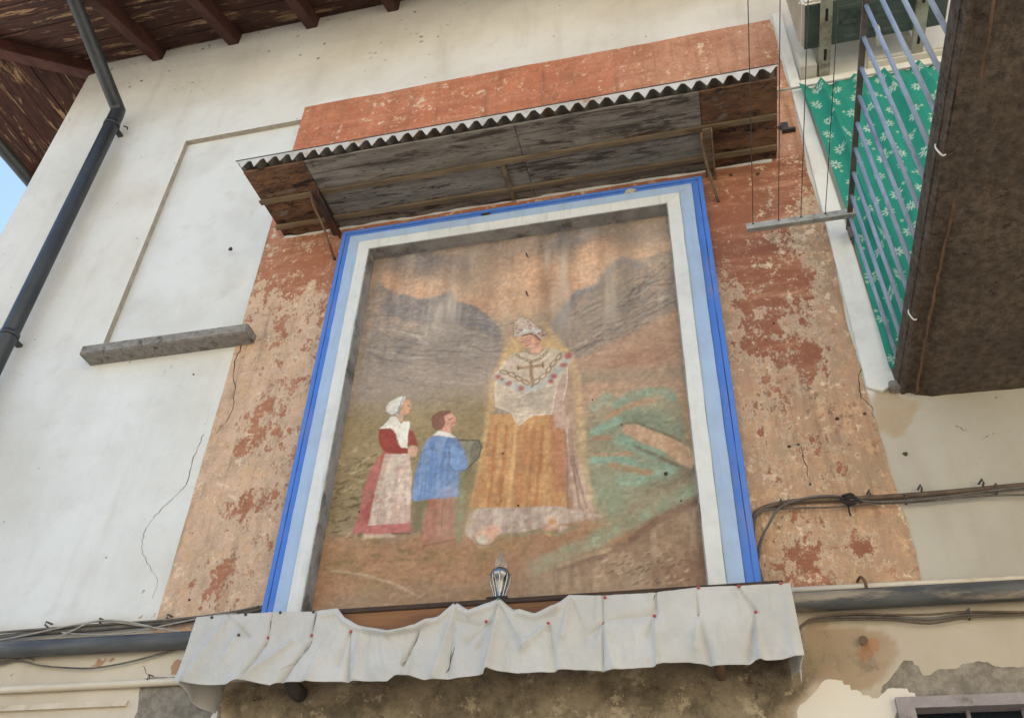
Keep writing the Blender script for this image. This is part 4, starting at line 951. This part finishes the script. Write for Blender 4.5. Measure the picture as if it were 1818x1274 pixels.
# hooks and small holes in the painting
for px, py, lb in ((936, 452, 'upper of two bent iron hooks in the painted sky'), (936, 520, 'lower bent iron hook in the painted sky just above the crowned head'), (1186, 383, 'iron hook in the top corner of the frame near the balcony')):
    p = W(px, py, -.01); a = MB(); a.tube(smooth_path([(p.x, -.004, p.z), (p.x-.002, -.03, p.z-.005), (p.x+.004, -.036, p.z-.03), (p.x+.012, -.03, p.z-.045)], 4), .0035, 6)
    tag(a.build('iron_hook', M_IRON), lb, 'hook', 'hooks in the painting')
for px, py in ((1052, 710), (1103, 754), (1209, 889), (1182, 841), (638, 908), (893, 805), (920, 897), (1233, 808)):
    p = W(px, py, PY); r = .006 if px != 1182 else .012; a = MB(); n = 8
    a.add([(p.x+r*random.uniform(.6, 1)*math.cos(t*6.283/n), PY-.0022, p.z+r*1.3*random.uniform(.6, 1)*math.sin(t*6.283/n)) for t in range(n)], [list(range(n))]); a.build('paint_chip', M_DARK, mu)

# ------------------------------------------------------------------ canopy
CX0, CX1 = -2.565, .588; CYF = -.615; CZW, CZF = 5.765, 5.735
can = thing('canopy', (-1, 0, CZW), 'weathered board canopy with saw-toothed metal edge on iron brackets over the mural', 'canopy')
def cz(y): return CZW+(CZF-CZW)*(y/CYF)
def slab(x0, x1, y0, y1, dz0, dz1):      # follows the canopy's fall
    return MB().hexa([(x0, y0, cz(y0)+dz0), (x1, y0, cz(y0)+dz0), (x1, y1, cz(y1)+dz0), (x0, y1, cz(y1)+dz0)], [(x0, y0, cz(y0)+dz1), (x1, y0, cz(y0)+dz1), (x1, y1, cz(y1)+dz1), (x0, y1, cz(y1)+dz1)])
xa, xb = -2.14, .17
rows = [(-.575, -.335), (-.331, -.105), (-.101, -.008)]
for y0, y1 in rows:
    slab(CX0+.03, xa-.004, y0, y1, .0, .016).build('rusty_panel', M_RUST, can)
    slab(xa, -.86, y0, y1, random.uniform(-.003, .003), .016).build('board', M_CBOARD, can)
    slab(-.856, xb, y0, y1, random.uniform(-.003, .003), .016).build('board', M_CBOARD, can)
    slab(xb+.004, CX1-.01, y0, y1, .0, .016).build('rusty_panel', M_RUST, can)
slab(CX0+.022, CX1-.012, -.35, -.315, -.022, -.004).build('batten', M_BATTEN, can, .002)
slab(CX0+.022, CX1-.012, -.125, -.090, -.022, -.004).build('batten', M_BATTEN, can, .002)
slab(-1.005, -.975, -.314, -.02, -.020, -.004).build('cross_batten', M_BATTEN, can, .002)
# corrugated sheet
pitch = .083; n = int((CX1-CX0)/pitch)*8
xsx = np.linspace(CX0, CX1, n+1); ph = ((xsx-CX0)/pitch) % 1
prof = np.interp(ph, [0, .18, .5, .82, 1], [.034, .034, .0, .034, .034])
ysx = np.linspace(CYF, -.004, 6)
XX, YY = np.meshgrid(xsx, ysx, indexing='ij')
ZZ = cz(YY)+.019+prof[:, None]
for dz, fl_ in ((0, True),):
    sh = grid_mesh('corrugated_sheet', np.stack([XX, YY, ZZ], -1), M_SHADEZ, can, smooth=False, flip=fl_)
# toothed front edge
zt_ = cz(CYF)+.060; pts = [(CX0-.01, zt_)]
k = 0; x = CX0-.01
nt_ = int(round((CX1-CX0)/pitch))
for i in range(nt_):
    x0 = CX0+i*pitch; d = random.uniform(-.012, .010)
    pts += [(x0+pitch*.10, zt_-.016+d*.3), (x0+pitch*.16, zt_-.020+d*.3), (x0+pitch*.46, zt_-.066+d), (x0+pitch*.50, zt_-.070+d), (x0+pitch*.54, zt_-.066+d), (x0+pitch*.84, zt_-.020+d*.3), (x0+pitch*.90, zt_-.016+d*.3)]
pts += [(CX1+.004, zt_-.012), (CX1+.004, zt_)]
a = MB(); a.prism(pts, CYF-.006, CYF-.002); a.build('toothed_edge', M_ZINC, can)
a = MB(); a.box(CX0-.012, CX1+.006, CYF-.0085, CYF-.0005, zt_+.0005, zt_+.007); a.build('drip_strip', M_IRON, can)
for x, mt, y1, yo in ((-2.155, M_IRON, -.37, -2.145), (.195, M_BATTEN, -.34, .2)):
    a = MB(); a.beam((x, y1, cz(y1)-.030), (x, -.002, cz(0)-.060), .055, .014)
    a.beam((x+.024, y1, cz(y1)-.046), (x+.024, -.002, cz(0)-.08), .007, .045)
    ba = a.build('bracket_arm', mt, can)
    a = MB(); pth = smooth_path([(x-.03, y1+.01, cz(y1)-.04), (x-.034, y1+.08, cz(y1)-.075), (x-.018, -.15, 5.62), (x+.02, -.006, 5.475)], 6)
    a.tube(pth, .0085, 6); a.build('strut', M_RIRON, can)
# mortar fillet where the canopy meets the wall
a = MB(); mx = np.linspace(-2.53, .55, 160)
a.tube([(x, -.006, CZW-.010+.010*(float(vnoise(np.array(x*9.), np.array(2.), 3))-.5)) for x in mx], [.004+.010*float(vnoise(np.array(x*14.), np.array(5.), 4)) for x in mx], 6)
a.build('mortar_fillet', M_STRIP, can)

# ------------------------------------------------------------------ shelf, cloth and lamp
SHX0, SHX1, SHY, SHZ0, SHZ1 = -2.27, .215, -.235, 2.86, 3.082
sh = thing('shelf', (-1, 0, SHZ0), 'brown wooden shelf box below the mural mostly hidden by a cloth', 'shelf')
a = MB(); a.box(SHX0, SHX1, SHY, -.002, SHZ1-.022, SHZ1); a.build('top_board', M_DWOOD, sh, .003)
a = MB(); a.box(SHX0, SHX1, SHY+.006, SHY+.026, SHZ0, SHZ1-.0225); a.build('front_board', M_WOOD, sh, .002)
for x in (SHX0, SHX1-.02):
    a = MB(); a.box(x, x+.02, SHY+.027, -.002, SHZ0, SHZ1-.0225); a.build('side_board', M_WOOD, sh)
a = MB(); a.box(SHX0+.021, SHX1-.021, SHY+.027, -.002, SHZ0+.03, SHZ0+.05); a.build('bottom_board', M_DWOOD, sh)
for px, py in ((515, 1222), (1278, 1188)):
    p = W(px, py, -.10); a = MB()
    a.tube(smooth_path([(p.x, -.11, SHZ0+.03), (p.x, -.10, p.z+.03), (p.x, -.06, p.z+.012), (p.x, .0, p.z+.008)], 5), .034 if px < 600 else .02, 14); a.build('support_arm', M_IRON if px < 600 else M_RIRON, sh)

CY = SHY-.022
topP = [(349, 1095), (400, 1091), (480, 1086), (555, 1085), (600, 1080), (612, 1096), (640, 1112), (690, 1120), (740, 1112), (780, 1094), (808, 1069), (832, 1083), (860, 1072), (886, 1063), (912, 1081), (950, 1090), (985, 1078), (1010, 1056), (1070, 1056), (1165, 1051), (1240, 1042), (1310, 1039), (1403, 1034)]
botP = [(314, 1213), (360, 1216), (412, 1218), (428, 1208), (446, 1211), (480, 1217), (498, 1210), (540, 1213), (600, 1211), (640, 1210), (690, 1212), (704, 1200), (726, 1199), (752, 1207), (800, 1206), (862, 1200), (868, 1190), (920, 1196), (975, 1195), (992, 1189), (1080, 1191), (1165, 1186), (1176, 1178), (1222, 1176), (1270, 1183), (1330, 1182), (1342, 1173), (1390, 1172), (1428, 1165)]
tP = np.array(wp(topP, CY)); bP = np.array(wp(botP, CY))
uu = np.linspace(0, 1, 560); vv = np.linspace(0, 1, 90)
bxw = bP[0, 0]+(bP[-1, 0]-bP[0, 0])*uu; txw = tP[0, 0]+(tP[-1, 0]-tP[0, 0])*uu
tz = np.interp(txw, tP[:, 0], tP[:, 1]); bzv = np.interp(bxw, bP[:, 0], bP[:, 1])
Xd = txw[:, None]*(1-vv)+bxw[:, None]*vv; Zd = tz[:, None]*(1-vv)+bzv[:, None]*vv
Yd = np.full(Xd.shape, CY)-.012*vv[None, :]
Yd -= .006*np.sin(Xd*19+Zd*3)*vv[None, :]+.010*(fbm(Xd, Zd*.5, 5, 3, 4)-.5)
folds = [ # from, to, width m, amplitude m (outwards positive)
    ((405, 1100), (330, 1210), .040, .020), ((440, 1100), (400, 1170), .02, .014), ((405, 1092), (440, 1130), .012, -.012), ((520, 1140), (415, 1217), .024, .020), ((476, 1135), (430, 1207), .014, -.022), ((483, 1088), (476, 1130), .005, -.012),
    ((560, 1087), (553, 1130), .005, -.012), ((555, 1135), (500, 1210), .012, -.022), ((575, 1145), (548, 1212), .022, .014), ((622, 1120), (600, 1180), .012, -.012), ((622, 1122), (618, 1208), .010, -.018), ((640, 1120), (632, 1205), .02, .016),
    ((680, 1135), (690, 1190), .03, .010), ((690, 1128), (760, 1105), .022, .02), ((640, 1115), (690, 1128), .018, .018), ((745, 1120), (715, 1180), .008, -.02), ((810, 1075), (795, 1200), .014, -.014), ((812, 1072), (770, 1200), .02, .016), ((810, 1100), (850, 1110), .025, -.016),
    ((868, 1105), (830, 1140), .015, -.014), ((888, 1068), (865, 1195), .018, .026), ((888, 1068), (848, 1150), .012, -.014), ((890, 1072), (930, 1140), .02, .018), ((895, 1070), (915, 1085), .01, -.012), ((975, 1108), (930, 1150), .015, .018), ((975, 1108), (985, 1192), .015, -.018), ((915, 1085), (990, 1080), .02, .02),
    ((1012, 1060), (1000, 1130), .014, .018), ((1012, 1060), (1040, 1130), .02, -.012), ((1070, 1058), (1071, 1190), .005, -.014), ((1071, 1104), (1050, 1125), .014, -.018), ((1080, 1100), (1160, 1090), .02, -.014), ((1072, 1106), (1090, 1185), .02, .014), ((1165, 1052), (1163, 1090), .006, -.018), ((1161, 1090), (1168, 1186), .008, .018), ((1160, 1090), (1150, 1130), .015, -.014),
    ((1236, 1048), (1240, 1090), .005, -.012), ((1240, 1092), (1262, 1180), .014, -.016), ((1242, 1092), (1235, 1150), .02, .014), ((1342, 1085), (1350, 1172), .010, .018), ((1310, 1042), (1342, 1085), .01, -.014), ((1342, 1088), (1330, 1170), .012, -.016), ((1395, 1050), (1412, 1165), .02, .010), ((1342, 1088), (1400, 1165), .03, .008)]
for a0, b0, wd, am in folds:
    P = wp([a0, b0], CY); d = line_d(Xd, Zd, P); (ax, az), (bx_, bz_) = P
    t = np.clip(((Xd-ax)*(bx_-ax)+(Zd-az)*(bz_-az))/((bx_-ax)**2+(bz_-az)**2), 0, 1)
    Yd -= am*1.4*np.exp(-(d/(wd*(.42+.6*t)))**1.25)*(.55+.45*t)
Yd -= .007*(fbm(Xd+Zd*.35, Zd*.22, 26, 3, 9)-.5)+.004*(fbm(Xd, Zd, 40, 2, 3)-.5)
# rolled hem along the sagging top
Yd -= .012*np.exp(-((vv[None, :]-.06)/.05)**2)*sstep(-1.75, -1.6, Xd)*sstep(-.55, -.7, Xd)
Yd = np.minimum(Yd, SHY-.004)
drape = thing('cloth_drape', (-1, CY, 2.8), 'off-white cloth pinned in loose pleats along the front of the shelf', 'cloth')
dro = grid_mesh('cloth', np.stack([Xd, Yd, Zd], -1), M_DRAPE, drape)
dro.modifiers.new('thickness', 'SOLIDIFY').thickness = .0015
# end flaps returning to the wall
yy = np.linspace(0, 1, 30); vz = np.linspace(0, 1, 30)
A, B = np.meshgrid(yy, vz, indexing='ij')
fx = tP[0, 0]*(1-B)+bP[0, 0]*B+.010*np.sin(A*9)*B+.006
fy = Yd[0, 0]*(1-A)+(-.01)*A
fz = tP[0, 1]*(1-B)+(bP[0, 1]-.055*np.sin(A*2.0)*1.0)*B
f1 = grid_mesh('end_flap', np.stack([fx+.05*A*B, fy, fz], -1), M_DRAPE, drape); f1.modifiers.new('thickness', 'SOLIDIFY').thickness = .0015
fx = tP[-1, 0]*(1-B)+bP[-1, 0]*B-.006-.010*np.sin(A*9)*B
fz = tP[-1, 1]*(1-B)+(bP[-1, 1]-.07*np.exp(-((A-.25)/.16)**2))*B
f2 = grid_mesh('end_flap', np.stack([fx-.03*A*B, fy, fz], -1), M_DRAPE, drape); f2.modifiers.new('thickness', 'SOLIDIFY').thickness = .0015
def surf_y(x, z):
    i = np.argmin((Xd-x)**2+(Zd-z)**2); return Yd.reshape(-1)[i]
for pl in [((556, 1140), (540, 1165), (500, 1190)), ((548, 1150), (520, 1180)), ((745, 1125), (730, 1155), (713, 1180)), ((808, 1150), (800, 1175), (792, 1195)), ((802, 1155), (796, 1190)), ((476, 1140), (472, 1150)), ((1163, 1055), (1160, 1066)), ((483, 1092), (478, 1120)), ((563, 1088), (556, 1122))]:
    P = [W(x, y, CY) for x, y in pl]; P = smooth_path([(p.x, 0, p.z) for p in P], 5)
    a = MB(); n = len(P); l = [(p.x-.0012, surf_y(p.x, p.z)-.003, p.z) for p in P]; rr_ = [(p.x+.0012*(1+math.sin(i)), surf_y(p.x, p.z)-.003, p.z) for i, p in enumerate(P)]
    a.add(l+rr_, [(i, n+i, n+i+1, i+1) for i in range(n-1)]); a.build('tear', M_DARK, drape)
def surf_y2(x, z):
    i = np.argmin((Xd-x)**2+(Zd-z)**2); return Yd.reshape(-1)[i]
for px, py, mt in [(377, 1096, 'd'), (437, 1091, 'd'), (498, 1087, 'd'), (557, 1086, 'd'), (427, 1129, 'd'), (476, 1131, 'r'), (555, 1128, 'r'), (624, 1121, 'r'), (810, 1072, 'd'), (887, 1067, 'g'), (863, 1102, 'r'), (974, 1107, 'r'), (1074, 1060, 'r'), (1071, 1104, 'r'), (1161, 1090, 'r'), (1240, 1043, 'r'), (1240, 1091, 'r'), (1312, 1040, 'r'), (1342, 1086, 'r'), (1386, 1035, 'r')]:
    p = W(px, py, CY); y = surf_y(p.x, p.z); a = MB()
    prof = [(.0001, -.008), (.0052, -.006), (.0066, -.003), (.0066, 0.0), (.003, .004)]
    n = 10; vs = [(p.x+r*math.cos(6.283*k/n), y+h-.002, p.z+r*math.sin(6.283*k/n)) for r, h in prof for k in range(n)]
    a.add(vs, [(i*n+k, i*n+(k+1) % n, (i+1)*n+(k+1) % n, (i+1)*n+k) for i in range(len(prof)-1) for k in range(n)], True)
    a.build('push_pin', {'d': M_PIND, 'r': M_PINR, 'g': M_PING}[mt], drape)

lx, ly, lz = -.925, -.185, SHZ1
lamp = thing('votive_lamp', (lx, ly, lz), 'small chrome lamp with clear flame bulb standing on the shelf', 'lamp')
a = MB(); a.box(lx-.045, lx+.045, ly-.045, ly+.045, lz, lz+.014); a.build('base', M_BLACK, lamp, .003)
a = MB(); a.lathe([(.001, .0145), (.02, .0145), (.016, .022), (.012, .03), (.014, .05), (.022, .08), (.030, .105), (.040, .116), (.042, .130), (.036, .140), (.033, .147), (.027, .152), (.001, .152)], (lx, ly, lz), 24); a.build('cup', M_DCHROME, lamp)
for k in range(8):
    t = k*math.pi/4+.2; c_, s_ = math.cos(t), math.sin(t)
    a = MB(); a.tube(smooth_path([(lx+c_*r, ly+s_*r, lz+z) for r, z in ((.018, .018), (.027, .05), (.038, .085), (.044, .110), (.043, .126))], 4), .003, 6); a.build('rib', M_CHROME, lamp)
a = MB(); a.lathe([(.020, .152), (.025, .165), (.026, .178), (.022, .197), (.014, .22), (.006, .240), (.0005, .252)], (lx, ly, lz), 20); a.build('bulb', M_GLASS, lamp)
a = MB(); a.tube([(lx, ly, lz+.151), (lx, ly, lz+.19)], .003, 6); a.build('filament_stem', M_CABLEL, lamp)

# ------------------------------------------------------------------ pipes and cables on the wall
def wtube(name, pts, r, mat, label, cat, Y=-.03, group=None, n=10, sm=True):
    P = []
    for q in pts:
        y = q[2] if len(q) > 2 else Y
        p = W(q[0], q[1], y); P.append((p.x, y, p.z))
    a = MB(); a.tube(smooth_path(P, 6) if sm else P, r, n)
    return tag(a.build(name, mat), label, cat, group)
a = MB(); a.tube([(-4.93, -.045, 3.075), (-2.6, -.045, 3.062), (-1, -.045, 3.062), (.3, -.045, 3.068), (1.6, -.045, 3.058), (4.5, -.045, 3.05)], .040, 18)
tag(a.build('drain_pipe', M_BPIPE), 'thick dirty grey plastic pipe running level behind the cloth drape', 'pipe')
a = MB(); a.tube([(.23, -.028, 3.125), (.9, -.028, 3.117), (1.6, -.028, 3.107), (4.5, -.028, 3.09)], .0135, 12)
tag(a.build('conduit', M_CONDUIT), 'thin cream conduit lying just above the thick grey pipe', 'conduit')
a = MB(); a.tube([(-4.93, -.02, 2.895), (-3.3, -.02, 2.882), (-2.42, -.02, 2.882), (-2.1, -.02, 2.885)], .017, 12)
tag(a.build('conduit', M_CONDUIT), 'cream conduit entering behind the cloth at the left end of the shelf', 'conduit')
wtube('cable', [(-60, 1138), (60, 1124), (180, 1115), (300, 1104), (410, 1090), (470, 1078)], .013, M_CABLE, 'thick grey cable bundle running to the shelf over the white wall', 'cable')
wtube('cable', [(-60, 1128), (0, 1122), (90, 1115), (180, 1108), (300, 1100), (400, 1088), (460, 1076)], .006, M_CABLE, 'thin dark cable lying on top of the thick bundle', 'cable', -.045)
wtube('cable', [(-40, 1142), (40, 1128), (110, 1113), (180, 1102), (250, 1110), (330, 1122)], .004, M_CABLEL, 'pale thin cable looping loosely over the bundle', 'cable', -.055)
wtube('cable', [(88, 1137), (130, 1118), (165, 1103), (210, 1101), (270, 1112)], .004, M_CABLEL, 'pale thin cable climbing from the grey pipe to the bundle', 'cable', -.06)
wtube('cable', [(110, 1122), (160, 1126), (220, 1124), (290, 1110), (370, 1094), (420, 1088)], .0035, M_CABLEL, 'slack pale wire sagging below the bundle', 'cable', -.05)
wtube('cable', [(-40, 1178), (30, 1172), (70, 1180), (110, 1184), (165, 1185), (230, 1174), (290, 1158), (345, 1142)], .004, M_CABLE, 'slack grey wire hanging below the thick grey pipe', 'cable', -.02)
wtube('cable', [(-40, 1184), (0, 1178), (40, 1166), (60, 1170)], .005, M_CABLE, 'short grey wire curling under the grey pipe end', 'cable', -.02)
wtube('cable', [(1341, 1035), (1338, 985), (1336, 940), (1342, 912), (1370, 897), (1430, 888), (1500, 886), (1570, 882), (1640, 877), (1720, 870), (1818, 861), (1900, 855)], .0115, M_CABLEB, 'thick brown cable bending beside the blue frame and running out right', 'cable', -.025)
wtube('cable', [(1354, 1032), (1345, 990), (1350, 960), (1365, 930), (1385, 900), (1430, 884), (1480, 880), (1540, 890), (1620, 888), (1720, 876), (1800, 866), (1900, 858)], .0055, M_CABLE, 'grey cable twisted round the thick brown cable', 'cable', -.042)
wtube('cable', [(1332, 1025), (1345, 1000), (1352, 960), (1372, 915), (1390, 896)], .004, M_CABLE, 'thin grey cable hanging from the bend down to the cloth', 'cable', -.05)
wtube('cable', [(1338, 930), (1350, 908), (1390, 902), (1470, 900), (1560, 894), (1640, 890), (1740, 880), (1818, 878), (1900, 876)], .004, M_CABLE, 'thin slack cable below the brown cable', 'cable', -.032)
wtube('cable', [(1495, 880), (1512, 877), (1520, 890), (1505, 894), (1495, 886), (1515, 882), (1530, 892)], .006, M_BLACK, 'black tangled wire knot tied on the brown cable', 'wire knot', -.05)
wtube('cable', [(1507, 892), (1507, 904), (1510, 915)], .004, M_BLACK, 'short black wire end hanging from the knot', 'wire', -.045)
for k, (dy, wdt, lb) in enumerate([(0, .006, 'grey cable curving out from behind the cloth under the grey pipe'), (5, .004, 'thin grey cable sagging lowest under the grey pipe'), (-5, .0045, 'thin grey cable lying highest under the grey pipe')]):
    wtube('cable', [(1415, 1130), (1424, 1110), (1450, 1098+dy*.6), (1520, 1094+dy), (1580, 1095+dy*.9), (1650, 1098+dy*1.6), (1720, 1090+dy), (1818, 1088+dy*.4), (1900, 1085)], wdt, M_CABLEB if k else M_CABLE, lb, 'cable', -.02-.006*k)
for px, py in ((1387, 893), (1607, 884), (1768, 866), (1634, 868), (1743, 858), (1543, 877), (1720, 1088), (85, 1109), (180, 1103), (300, 1096)):
    p = W(px, py, -.03); a = MB(); a.tube([(p.x-.003, -.002, p.z+.016), (p.x, -.048, p.z+.010), (p.x+.002, -.052, p.z-.006), (p.x+.003, -.002, p.z-.014)], .0045, 6)
    lb, gr = (('small grey clip pinning the thick cable bundle to the white wall', 'clips on the cable bundle') if px < 400 else
              ('small grey clip under the level grey pipe holding thin cables', None) if py > 1000 else
              ('small grey clip holding the thick brown cable to the wall', 'clips on the brown cable'))
    tag(a.build('cable_clip', M_CABLE), lb, 'clip', gr)
a = MB(); p = W(1530, 1040, -.03); a.tube(smooth_path([(p.x-.01, -.01, p.z+.03), (p.x, -.045, p.z+.032), (p.x+.012, -.055, p.z+.01), (p.x+.014, -.04, p.z-.012)], 5), .006, 6)
tag(a.build('pipe_hook', M_RIRON), 'rusty hook clipped over the cream conduit', 'hook')
a = MB(); p = W(1532, 1140); a.lathe([(.0, .0), (.0, .0)], (0, 0, -5), 3) if False else a.tube([(p.x, 0, p.z), (p.x, -.02, p.z), (p.x, -.026, p.z)], [.010, .010, .018], 12)
tag(a.build('wall_bolt', M_RIRON), 'rusty round bolt in the bare plaster patch below the cables', 'bolt')
a = MB(); p = W(266, 1205, -.02); a.tube([(p.x, -.001, p.z+.020), (p.x, -.036, p.z+.016), (p.x, -.040, p.z-.006), (p.x, -.001, p.z-.018)], .0028, 6)
tag(a.build('conduit_clip', M_CABLE), 'thin wire clip round the cream conduit near the cloth', 'clip')
